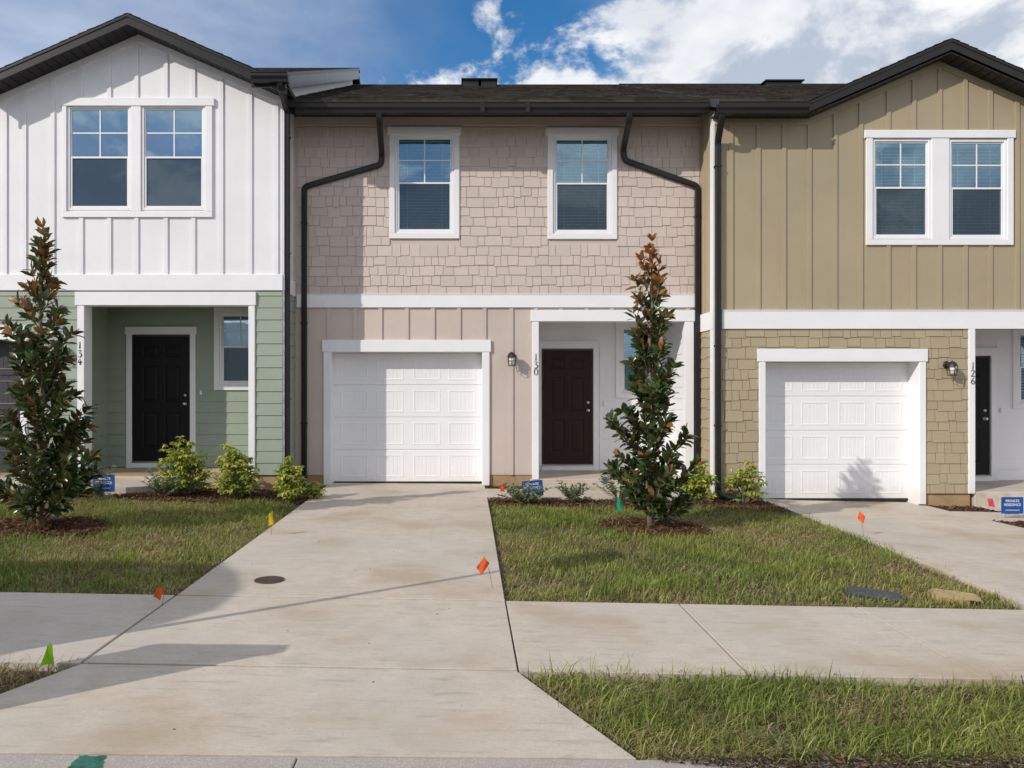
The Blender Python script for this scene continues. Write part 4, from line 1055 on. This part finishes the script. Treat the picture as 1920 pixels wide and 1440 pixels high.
def shrub(px, py, wpx, top_py, label, seed, kind='yellow', name='variegated_shrub', heads=70, dens=1.0):
    r = np.random.default_rng(seed); base = gp(px, py); H = EYE-(top_py-VY)/FPX*base.y-base.z; W = wpx/FPX*base.y/2
    t = empty(name, base); tag(t, label, 'shrub', 'shrubs in the front beds')
    P, D, S, Cc = [], [], [], []; st = MB()
    if kind == 'yellow':
        for i in range(heads):
            u = r.random()**0.8; a = r.uniform(0, 2*math.pi); z = H*(0.10+0.90*u)
            z *= 0.82+0.26*math.sin(2*a+seed)*math.sin(a*3+seed*2)+0.1*r.random(); rr = W*math.sqrt(max(0.03, 1-abs(2*u-0.75)**2.2/2.0))*r.uniform(0.2, 1.12)
            h = np.array((math.cos(a)*rr, math.sin(a)*rr, z))
            if i % 3 == 0: st.tube([(h[0]*0.12, h[1]*0.12, -0.03), (h[0]*0.55, h[1]*0.55, z*0.55), tuple(h)], [0.009, 0.006, 0.003], 5)
            ylw = r.random(); nlf = int(r.integers(6, 9))
            for k in range(nlf):
                b = a+2*math.pi*k/nlf+r.uniform(-.2, .2)
                P.append(h); D.append((math.cos(b), math.sin(b), r.uniform(-0.75, 0.15))); S.append(r.uniform(0.045, 0.10))
                m_ = min(1, max(0, ylw*0.9+r.normal(scale=0.25)))
                Cc.append((0.15+0.42*m_, 0.25+0.29*m_, 0.025+0.07*m_))
    else:
        for i in range(heads):
            a = r.uniform(0, 2*math.pi); el = r.uniform(0.12, 1.1); L = r.uniform(0.6, 1.2)
            e = np.array((math.cos(a)*W*L*math.cos(el*0.8), math.sin(a)*W*L*math.cos(el*0.8), max(0.05, H*L*math.sin(el)+0.05)))
            st.tube([(0, 0, -0.02), tuple(e*0.5+np.array((0, 0, 0.02))), tuple(e)], [0.006, 0.004, 0.002], 5)
            for j in range(int(7*dens)):
                q = e*(0.3+0.7*j/6); nlf = 5
                for k in range(nlf):
                    b = r.uniform(0, 2*math.pi); P.append(q); D.append((math.cos(b)+e[0]/W*0.8, math.sin(b)+e[1]/W*0.8, r.uniform(-0.1, 0.9))); S.append(r.uniform(0.035, 0.07))
                    m_ = r.random(); Cc.append((0.13+0.20*m_*m_, 0.19+0.19*m_*m_, 0.07+0.16*m_*m_))
    P, D, S, Cc = map(np.array, (P, D, S, Cc)); up = np.tile((0., 0., 1.), (len(P), 1))+r.normal(scale=0.3, size=(len(P), 3))
    v, f = leaf_cloud(P, D, up, S, SMALL_V, SMALL_F, 1.45)
    tag(obj('foliage', np_mesh('foliage', v, f, M_shrub, np.repeat(Cc, len(SMALL_V), 0)), t), kind='stuff')
    st.build('stems', M_bark, t); return t
shrub(347, 925, 92, 828, 'tall yellow green shrub in front of the black door', 21, heads=300)
shrub(443, 932, 80, 836, 'rounded yellow green shrub at the right porch post of the sage house', 22, heads=300)
shrub(543, 938, 52, 862, 'narrow yellow green shrub at the corner downspout of the sage house', 23, heads=170)
shrub(588, 934, 34, 905, 'tiny yellow green shrub at the middle driveway edge', 24, heads=40)
shrub(1305, 938, 64, 874, 'low yellow green shrub just right of the middle magnolia', 25, heads=200)
shrub(1395, 942, 72, 866, 'sparse yellow green shrub at the left trim of the right garage', 26, heads=125)
shrub(308, 930, 70, 884, 'low silvery shrub left of the tall yellow green shrub', 31, 'grey', 'silvery_shrub', 26)
shrub(188, 932, 62, 868, 'upright silvery shrub beside the left magnolia over a blue sign', 32, 'grey', 'silvery_shrub', 18, 0.9)
shrub(985, 944, 86, 906, 'low silvery shrub in front of the middle blue sign', 33, 'grey', 'silvery_shrub', 30)
shrub(1072, 941, 84, 900, 'spreading silvery shrub between the blue sign and the middle magnolia', 34, 'grey', 'silvery_shrub', 22)
shrub(1160, 938, 84, 888, 'spreading silvery shrub at the left foot of the middle magnolia', 35, 'grey', 'silvery_shrub', 22)

# mulch
def in_poly(P, poly):
    x, y = P[:, 0], P[:, 1]; ins = np.zeros(len(P), bool); n = len(poly)
    for i in range(n):
        x1, y1 = poly[i]; x2, y2 = poly[(i+1) % n]
        c = ((y1 > y) != (y2 > y)) & (x < (x2-x1)*(y-y1)/((y2-y1) or 1e-9)+x1); ins ^= c
    return ins
def sample(poly, dens):
    p = np.array(poly); lo, hi = p.min(0), p.max(0); n = int(np.prod(hi-lo)*dens)
    P = rng.uniform(lo, hi, (n, 2)); return P[in_poly(P, poly)]
Gv = np.vectorize(G)
def wave(P, s, k=0.0):
    x, y = P[:, 0]*s, P[:, 1]*s
    return (np.sin(x*1.7+y*0.9+k)+np.sin(-x*1.1+y*2.3+1.3+k*2)+np.sin(x*3.1+y*2.7+2.1*k)*0.6+np.sin(x*5.3-y*4.1+k)*0.4)/3.0
def mulch(poly, label, dens=1500, sink=0.0, size=1.0, c0=(0.055, 0.026, 0.016), c1=(0.20, 0.10, 0.055)):
    P = sample(poly, dens); n = len(P); z = Gv(P[:, 0], P[:, 1])-0.03+rng.random(n)*0.035-sink
    a = rng.uniform(0, 2*np.pi, n); L = rng.uniform(0.02, 0.07, n)*size; W = rng.uniform(0.008, 0.02, n)*size; T = rng.uniform(-0.4, 0.4, n)
    ax = np.stack([np.cos(a), np.sin(a), T], 1)*L[:, None]/2; bx = np.stack([-np.sin(a), np.cos(a), rng.uniform(-.5, .5, n)], 1)*W[:, None]/2
    c = np.column_stack([P, z]); h = np.array([0, 0, 0.012*size])
    vs = np.stack([c-ax-bx, c+ax-bx, c+ax+bx, c-ax+bx, c+h], 1).reshape(-1, 3)
    fs = (np.array([(0, 1, 4), (1, 2, 4), (2, 3, 4), (3, 0, 4)])[None]+(np.arange(n)*5)[:, None, None]).reshape(-1, 3)
    k = rng.random(n)[:, None]; col = np.array([c0])*(1-k)+np.array([c1])*k**2.2
    return tag(obj('mulch', np_mesh('mulch', vs, fs, M_mulch, np.repeat(col, 5, 0))), label, 'mulch', kind='stuff')
mulch([(-4.9, 10.2), (-4.0, 10.95), (-3.9, 11.2), (-2.2, 11.3), (-2.2, 10.2), (-2.6, 9.9), (-4.6, 9.95)], 'brown bark mulch bed before the sage house porch')
mulch([(0.32, 10.05), (2.4, 10.05), (3.9, 10.1), (4.5, 10.3), (4.5, 11.3), (3.56, 11.95), (3.56, 10.66), (0.32, 10.66)], 'brown bark mulch bed before the middle porch path')
mulch([(0.31, 11.55), (0.96, 11.6), (0.98, 11.97), (0.31, 11.97)], 'small mulch patch under the beige wall beside the middle garage')
mulch([(6.97, 10.76), (7.74, 10.76), (7.7, 11.28), (6.93, 11.28)], 'small mulch patch under the tan wall beside the right garage')
mulch([(6.98, 9.2), (9.5, 8.6), (10, 9.94), (6.98, 9.94)], 'mulch bed at the right edge in front of the blue sign')
mulch([(-7, 9.9), (-4.9, 9.9), (-4.95, 10.25), (-7, 10.2)], 'mulch strip along the sage house path behind the left magnolia')
mulch([(0.78, 3.14), (1.3, 3.17), (8.5, 3.17), (8.5, 2.85), (1.35, 2.98)], 'dark soil and dead thatch spilling over the kerb at the lower right', 9000, -0.03, 0.42, (0.035, 0.025, 0.017), (0.20, 0.14, 0.08))
t1, t2 = gp(1220, 985), gp(75, 985)
def disc(c, rx, ry, n=14): return [(c.x+rx*math.cos(2*math.pi*k/n)*(1+0.12*math.sin(3*k)), c.y+ry*math.sin(2*math.pi*k/n)*(1+0.1*math.cos(2*k))) for k in range(n)]
ring1, ring2 = disc(t1, 0.62, 0.55), disc(t2, 0.75, 0.55)
mulch(ring1, 'ring of brown mulch around the middle magnolia trunk', 1700); mulch(ring2, 'ring of brown mulch around the left magnolia trunk', 1700)

# grass
def grass(poly, label, dens, hmin, hmax, holes=(), seed=0.0, green=0.62, wd=0.006, mat=0.0):
    P = sample(poly, dens)
    for h in holes: P = P[~(in_poly(P, h) & (rng.random(len(P)) < 0.90))]
    clump = wave(P, 2.6, seed+4); P = P[rng.random(len(P)) < np.clip(0.70+0.55*clump, 0.12, 1)]
    P = P+rng.normal(0, 0.022, P.shape)
    n = len(P); dry = wave(P, 0.9, seed)*0.5+wave(P, 3.7, seed+2)*0.35; tall = np.clip(wave(P, 1.6, seed+7)*0.5+0.6, 0.15, 1.1)
    dryp = np.clip(1-green+dry*0.95, 0.04, 0.96)
    dryp = np.maximum(dryp, 0.95*np.exp(-(((P[:, 0]-1.92)/0.16)**2+((P[:, 1]-3.75)/0.22)**2))); isdry = rng.random(n) < dryp
    hgt = (hmin+(hmax-hmin)*rng.random(n)**1.4)*(0.55+0.6*tall); hgt[isdry] *= 0.8; lng = rng.random(n) < 0.05; hgt[lng] *= 1.5
    a = rng.uniform(0, 2*np.pi, n); lean = np.abs(rng.normal(0.8+mat, 0.45, n)); lean[isdry] += 0.6
    d = np.stack([np.cos(a), np.sin(a), np.zeros(n)], 1); s = np.stack([-np.sin(a+0.5), np.cos(a+0.5), np.zeros(n)], 1)
    w = (wd*rng.uniform(0.6, 1.3, n))[:, None]; z = Gv(P[:, 0], P[:, 1])-0.045
    b = np.column_stack([P, z]); up = np.array([0, 0, 1.0]); H = hgt[:, None]; l = np.minimum(lean, 1.75)[:, None]
    ang1, ang2 = l*0.55, l*1.35
    m_ = b+(d*np.sin(ang1)+up*np.cos(ang1))*H*0.55; tp = m_+(d*np.sin(ang2)+up*np.cos(ang2))*H*0.55
    tp[:, 2] = np.maximum(tp[:, 2], z+0.012)
    vs = np.stack([b-s*w*0.5, b+s*w*0.5, m_-s*w*0.42, m_+s*w*0.42, tp], 1).reshape(-1, 3)
    fs = (np.array([(0, 1, 3), (0, 3, 2), (2, 3, 4)])[None]+(np.arange(n)*5)[:, None, None]).reshape(-1, 3)
    k = rng.random((n, 1)); g1, g2 = np.array([(0.085, 0.135, 0.018)]), np.array([(0.38, 0.42, 0.10)])
    cg = (g1*(1-k)+g2*k)*(1+0.28*wave(P, 4.3, seed+9)[:, None])*(1+0.18*wave(P, 1.1, seed+5)[:, None]*np.array([(1.3, 0.8, 0.6)])); cd = np.array([(0.20, 0.13, 0.055)])*(1-k)+np.array([(0.62, 0.50, 0.27)])*k
    col = np.where(isdry[:, None], cd, cg)
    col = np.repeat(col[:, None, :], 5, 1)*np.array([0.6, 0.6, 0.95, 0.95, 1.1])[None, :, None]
    return tag(obj('grass', np_mesh('grass', vs, fs, M_grass, col.reshape(-1, 3))), label, 'grass', kind='stuff')
bx1, bx2 = gp(1638, 1113), gp(1792, 1116)
def rect(c, w_, h_, a): return [(c.x+u*w_*math.cos(a)-v*h_*math.sin(a), c.y+u*w_*math.sin(a)+v*h_*math.cos(a)) for u, v in ((-.5, -.5), (.5, -.5), (.5, .5), (-.5, .5))]
lidA, lidB = rect(bx1, .40, .24, -0.45), rect(bx2, .34, .22, -0.40)
L_poly = [(-7.2, 5.53), (-2.20, 5.53), (-2.24, 9.2), (-2.28, 9.95), (-2.7, 10.15), (-3.6, 10.05), (-4.9, 10.0), (-7.2, 10.0)]
C_poly = [(0.33, 5.53), (4.12, 5.53), (4.22, 5.8), (4.34, 6.5), (4.44, 8.2), (4.54, 10.2), (4.2, 10.35), (3.3, 10.15), (2.2, 10.05), (0.34, 10.08)]
S_poly = [(0.30, 4.12), (8.5, 4.12), (8.5, 3.10), (1.35, 3.10), (0.95, 3.15), (0.72, 3.19)]
V_poly = [(-8, 4.12), (-2.16, 4.12), (-2.34, 3.78), (-2.62, 3.35), (-8, 3.3)]
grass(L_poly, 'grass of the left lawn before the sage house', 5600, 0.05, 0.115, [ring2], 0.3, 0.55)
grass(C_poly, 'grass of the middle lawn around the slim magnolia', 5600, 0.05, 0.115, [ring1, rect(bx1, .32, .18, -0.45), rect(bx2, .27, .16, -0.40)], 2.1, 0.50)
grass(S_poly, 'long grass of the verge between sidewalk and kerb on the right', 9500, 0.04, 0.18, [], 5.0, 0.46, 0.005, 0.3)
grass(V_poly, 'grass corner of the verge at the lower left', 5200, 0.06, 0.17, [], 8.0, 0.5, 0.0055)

# ------------------------------------------------------------------ small things on the ground
def thatch(poly, label, dens, holes=()):
    o = grass(poly, label, dens, 0.03, 0.09, holes, 1.7, 0.06, 0.0045, 0.8); o.name = 'thatch'; o['category'] = 'thatch'
thatch(L_poly, 'dry straw thatch lying in the left lawn', 2600, [ring2])
thatch(C_poly, 'dry straw thatch lying in the middle lawn', 2600, [ring1, rect(bx1, .40, .26, -0.45), rect(bx2, .36, .24, -0.40)])
thatch([(0.85, 3.2), (8.5, 3.22), (8.5, 2.95), (1.3, 3.03)], 'dead brown grass trailing over the soil at the lower right kerb', 4500)
thatch(S_poly, 'dry straw thatch lying in the right verge', 3500)
thatch([(0.30, 5.51), (4.2, 5.51), (4.2, 5.66), (0.42, 5.66), (0.42, 10.0), (0.31, 10.0)], 'brown dead grass along the edges of the middle lawn', 6000)
thatch([(-7, 5.51), (-2.17, 5.51), (-2.2, 9.9), (-2.32, 9.9), (-2.3, 5.64), (-7, 5.64)], 'brown dead grass along the edges of the left lawn', 6000)
thatch([(0.26, 4.16), (0.5, 4.12), (1.0, 3.22), (0.74, 3.16)], 'brown dead grass along the driveway flare of the right verge', 7000)
def flag(quad, base_px, label, col, cname):
    b = gp(*base_px); Y = b.y
    t = empty('marker_flag', b); tag(t, label, 'marker flag', 'utility marker flags')
    q = [Vector((at(px, py, Y)[0]-b.x, 0, at(px, py, Y)[1]-b.z)) for px, py in quad]
    top = q[2] if q[2].z > q[1].z else q[1]
    MB().tube([(0, 0.012, -0.06), (top.x*0.5+0.004, 0.012, top.z*0.5), (top.x, 0.012, top.z)], 0.0022, 6).build('stake', M_wire, t)
    mb = MB(); n = 6
    for j in range(n+1):
        for i in range(n+1):
            u, v = i/n, j/n; p = (q[0]*(1-u)+q[3]*u)*(1-v)+(q[1]*(1-u)+q[2]*u)*v
            mb.v.append((p.x, -0.012+0.012*math.sin(u*5+v*2.5), p.z))
    mb.f = [(j*(n+1)+i, j*(n+1)+i+1, (j+1)*(n+1)+i+1, (j+1)*(n+1)+i) for j in range(n) for i in range(n)]
    mb.build('flag', flag_mat('flag_'+cname, col), t, True)
OR = (0.85, 0.13, 0.012)
flag([(893, 1064), (908, 1043), (918, 1056), (903, 1077)], (926, 1103), 'orange marker flag at the right edge of the middle driveway', OR, 'orange_a')
flag([(288, 1119), (295, 1104), (308, 1099), (303, 1124)], (301, 1133), 'small folded orange flag at the corner of driveway and left sidewalk', OR, 'orange_b')
flag([(1607, 971), (1612, 959), (1622, 969), (1617, 981)], (1621, 1003), 'orange marker flag beside the right driveway', OR, 'orange_c')
flag([(76, 1249), (91, 1206), (98, 1207), (106, 1241)], (101, 1262), 'lime green marker flag in the lower left verge corner', (0.33, 0.62, 0.02), 'lime')
flag([(503, 986), (504, 963), (511, 958), (514, 982)], (507, 1004), 'yellow marker flag on the left lawn near the driveway', (0.80, 0.55, 0.01), 'yellow')
flag([(1853, 949), (1852, 934), (1861, 935), (1864, 951)], (1858, 962), 'pink marker ribbon left of the right blue sign', (0.85, 0.11, 0.16), 'pink')
flag([(1154, 956), (1158, 932), (1166, 937), (1165, 959)], (1160, 968), 'teal green ribbon on the lawn left of the middle magnolia', (0.015, 0.42, 0.25), 'teal')
flag([(938, 921), (939, 907), (946, 908), (946, 922)], (942, 928), 'small orange ribbon under the lantern of number 130', OR, 'orange_d')
flag([(1127, 905), (1132, 892), (1141, 899), (1137, 908)], (1133, 925), 'small purple marker flag before the middle porch', (0.10, 0.06, 0.22), 'purple')

def text_mesh(s, width, height):
    cu = bpy.data.curves.new('t', 'FONT'); cu.body = s; cu.align_x = 'CENTER'; cu.align_y = 'CENTER'; cu.offset = 0.012
    o = bpy.data.objects.new('t', cu); COL.objects.link(o)
    me = bpy.data.meshes.new_from_object(o.evaluated_get(bpy.context.evaluated_depsgraph_get()))
    bpy.data.objects.remove(o); v = np.empty(len(me.vertices)*3); me.vertices.foreach_get('co', v); v = v.reshape(-1, 3)
    lo, hi = v.min(0), v.max(0); c = (lo+hi)/2
    out = np.column_stack([(v[:, 0]-c[0])*width/(hi[0]-lo[0]), np.zeros(len(v)), (v[:, 1]-c[1])*height/(hi[1]-lo[1])])
    me.vertices.foreach_set('co', out.ravel()); me.update(); me.materials.clear(); me.materials.append(M_signtxt); return me
def yard_sign(x0, x1, y0, y1, base_px, label, tilt=0.0, yaw=0.0):
    b = gp(*base_px); Y = b.y; W = (x1-x0)/FPX*Y; Hh = (y1-y0)/FPX*Y; zc = EYE-((y0+y1)/2-VY)/FPX*Y
    t = empty('yard_sign', b); tag(t, label, 'sign', 'blue private residence yard signs'); t.rotation_euler = (0, tilt, yaw)
    h = zc-b.z
    MB().cbox(-W/2, W/2, -0.004, 0.004, h-Hh/2, h+Hh/2, 0.001).build('sign_panel', M_sign, t)
    for s, dz, wf, hf in (('PRIVATE', 0.27, 0.62, 0.16), ('RESIDENCE', 0.04, 0.76, 0.16), ('STARLIGHT', -0.29, 0.66, 0.075)):
        o = obj('sign_lettering', text_mesh(s, W*wf, Hh*hf), t); o.location = (0, -0.0056, h+Hh*dz)
    mb = MB()
    for x in (-W*0.3, W*0.3): mb.tube([(x, 0.008, -0.08), (x, 0.008, h+Hh*0.3)], 0.003, 6)
    mb.tube([(-W*0.3, 0.008, 0.06), (W*0.3, 0.008, 0.06)], 0.003, 6); mb.build('wire_stake', M_wire, t)
yard_sign(174, 214, 890, 922, (195, 934), 'blue private residence sign half hidden behind the left magnolia')
yard_sign(980, 1020, 901, 930, (1000, 938), 'tilted blue private residence sign behind a low shrub at the middle driveway', -0.07, 0.1)
yard_sign(1878, 1919, 932, 963, (1898, 972), 'blue private residence sign at the right edge before the right porch')

c = gp(505, 1088); cv = empty('cleanout_cover', c); tag(cv, 'round rusty iron cover set in the middle driveway', 'cover')
MB().lathe([(0.118, 0.0), (0.118, 0.006), (0.108, 0.008), (0.106, 0.003), (0.0, 0.003)], (0, 0, 0), 28).build('rim', M_iron, cv)
mb = MB()
for k in range(-4, 5):
    w_ = math.sqrt(max(0.0, 0.098**2-(k*0.022)**2)); mb.box(-w_, w_, k*0.022-0.005, k*0.022+0.005, 0.003, 0.0075)
mb.build('grip_ribs', M_iron, cv)
def meter_box(c, w_, h_, a, mat, label, tilt):
    t = empty('meter_box', (c.x, c.y, c.z-0.008), a); t.rotation_euler = (tilt, 0.05, a); tag(t, label, 'meter box', 'utility meter boxes in the lawn')
    ri = MB()
    p = lambda s: [(-w_/2*s, -h_/2*s), (w_/2*s, -h_/2*s), (w_/2*s, h_/2*s), (-w_/2*s, h_/2*s)]
    ri.prism_z([(-w_/2, -h_/2+.03), (-w_/2+.03, -h_/2), (w_/2-.03, -h_/2), (w_/2, -h_/2+.03), (w_/2, h_/2-.03), (w_/2-.03, h_/2), (-w_/2+.03, h_/2), (-w_/2, h_/2-.03)], -0.09, 0.0); ri.build('rim', mat, t)
    k = 0.9
    MB().prism_z([(-w_/2*k, -h_/2*k+.02), (-w_/2*k+.02, -h_/2*k), (w_/2*k-.02, -h_/2*k), (w_/2*k, -h_/2*k+.02), (w_/2*k, h_/2*k-.02), (w_/2*k-.02, h_/2*k), (-w_/2*k+.02, h_/2*k), (-w_/2*k, h_/2*k-.02)], 0.001, 0.014).build('lid', mat, t)
    MB().prism_z([(w_*0.22, -h_/2-0.004), (w_*0.42, -h_/2-0.004), (w_*0.42, -h_/2+0.02), (w_*0.22, -h_/2+0.02)], -0.05, 0.010).build('pipe_slot', M_black, t)
meter_box(bx1, .40, .24, -0.45, M_boxblk, 'dark grey meter box lid sunk in the middle lawn', 0.06)
meter_box(bx2, .34, .22, -0.40, M_boxtan, 'sandy tan meter box lid sunk in the middle lawn near the right driveway', 0.05)
def hose(pts, r, label):
    P = [gp(*p)+Vector((0, 0, h)) for *p, h in pts]; tag(MB().tube(P, r, 8).build('drain_hose', M_plast_g, smooth=True), label, 'hose', 'teal drain hoses')
hose([(1352, 934, .06), (1368, 938, .03), (1385, 942, .03), (1402, 940, .02)], 0.022, 'teal drain hose at the foot of the right house downspout')
hose([(563, 908, .05), (572, 912, .03), (583, 913, .02)], 0.02, 'teal drain hose at the foot of the left downspout of the middle house')
mb = MB(); q = [Vector((at(px, py, y)[0], y, 0)) for px, py, y in ((112, 0, 2.98), (187, 0, 3.0), (197, 0, 3.135), (150, 0, 3.138))]; n = 8
for j in range(n+1):
    for i in range(n+1):
        u, v = i/n, j/n; p = (q[0]*(1-u)+q[1]*u)*(1-v)+(q[3]*(1-u)+q[2]*u)*v
        e = 0.006 if i in (0, n) or j in (0, n) else 0
        p = p+Vector((random.uniform(-e, e), random.uniform(-e, e), 0)); mb.v.append((p.x, p.y, G(p.x, p.y)+0.003))
mb.f = [(j*(n+1)+i, j*(n+1)+i+1, (j+1)*(n+1)+i+1, (j+1)*(n+1)+i) for j in range(n) for i in range(n)]
M_gp = material('green_marking_paint', (0.02, 0.115, 0.075), 0.7, var=[(25, 0.5), (90, 0.4)])
mb.build('paint_mark', M_gp, kerb)
# small dark pebbles and scraps scattered on the concrete
mb = MB(); rr = random.Random(3)
for k in range(20):
    x, y = rr.uniform(-2.0, 0.25), rr.uniform(3.25, 7.5); z = G(x, y); s = rr.uniform(0.002, 0.006)
    mb.add([(x-s*1.6, y, z), (x, y-s, z), (x+s*1.4, y+s*.3, z), (x, y+s, z), (x, y, z+s)], [(0, 1, 4), (1, 2, 4), (2, 3, 4), (3, 0, 4)])
tag(mb.build('debris', M_soil), 'small dark crumbs of soil scattered on the middle driveway', 'debris', kind='stuff')

# ------------------------------------------------------------------ out of frame, behind and left of the viewer: what throws the foreground shadows
van = empty('parked_van', (-9.25, 2.0, 0.08)); tag(van, 'white high roofed van parked at the kerb left of the view', 'van')
M_van = material('van_paint', (0.75, 0.75, 0.76), 0.3)
plan = [(2.35, 1.15), (2.62, 0.75), (2.80, 0.25), (2.78, -0.3), (2.45, -0.75), (2.0, -1.05), (-2.3, -1.05), (-2.7, -0.8), (-2.7, 0.9), (-2.3, 1.15)]
b = MB(); b.prism_z(plan, 0.35, 2.95); b.prism_z([(x*0.97, y*0.97) for x, y in plan], 2.952, 3.4); b.build('body', M_van, van)
for sx in (-1.7, 1.7):
    for sy in (-1.02, 1.02): MB().lathe([(0, -0.1), (0.34, -0.1), (0.36, 0), (0.34, 0.1), (0, 0.1)], (sx, sy, 0.28), 20, 'y').build('wheel', M_black, van, True)
MB().box(-2.0, 0.5, 1.151, 1.16, 1.5, 2.1).build('side_window', M_black, van)
sp = empty('street_sign', (-3.2, 3.9, G(-3.2, 3.9))); tag(sp, 'street sign on a slim post on the verge left of the view', 'sign')
MB().tube([(0, 0, -0.2), (0, 0, 3.25)], 0.03, 10).build('post', M_wire, sp)
MB().box(0.028, 0.034, -0.2, 0.2, 2.75, 3.25).build('sign_plate', M_signtxt, sp)
uc = empty('utility_cabinet', (-2.86, 3.41, G(-2.86, 3.41))); tag(uc, 'green utility cabinet on the verge left of the view', 'cabinet')
M_cab = material('cabinet_green', (0.06, 0.12, 0.07), 0.5)
MB().box(-0.36, 0.36, -0.05, 0.05, 0.0, 0.94).build('body', M_cab, uc); MB().box(-0.38, 0.38, -0.06, 0.06, 0.941, 1.0).build('lid', M_cab, uc)
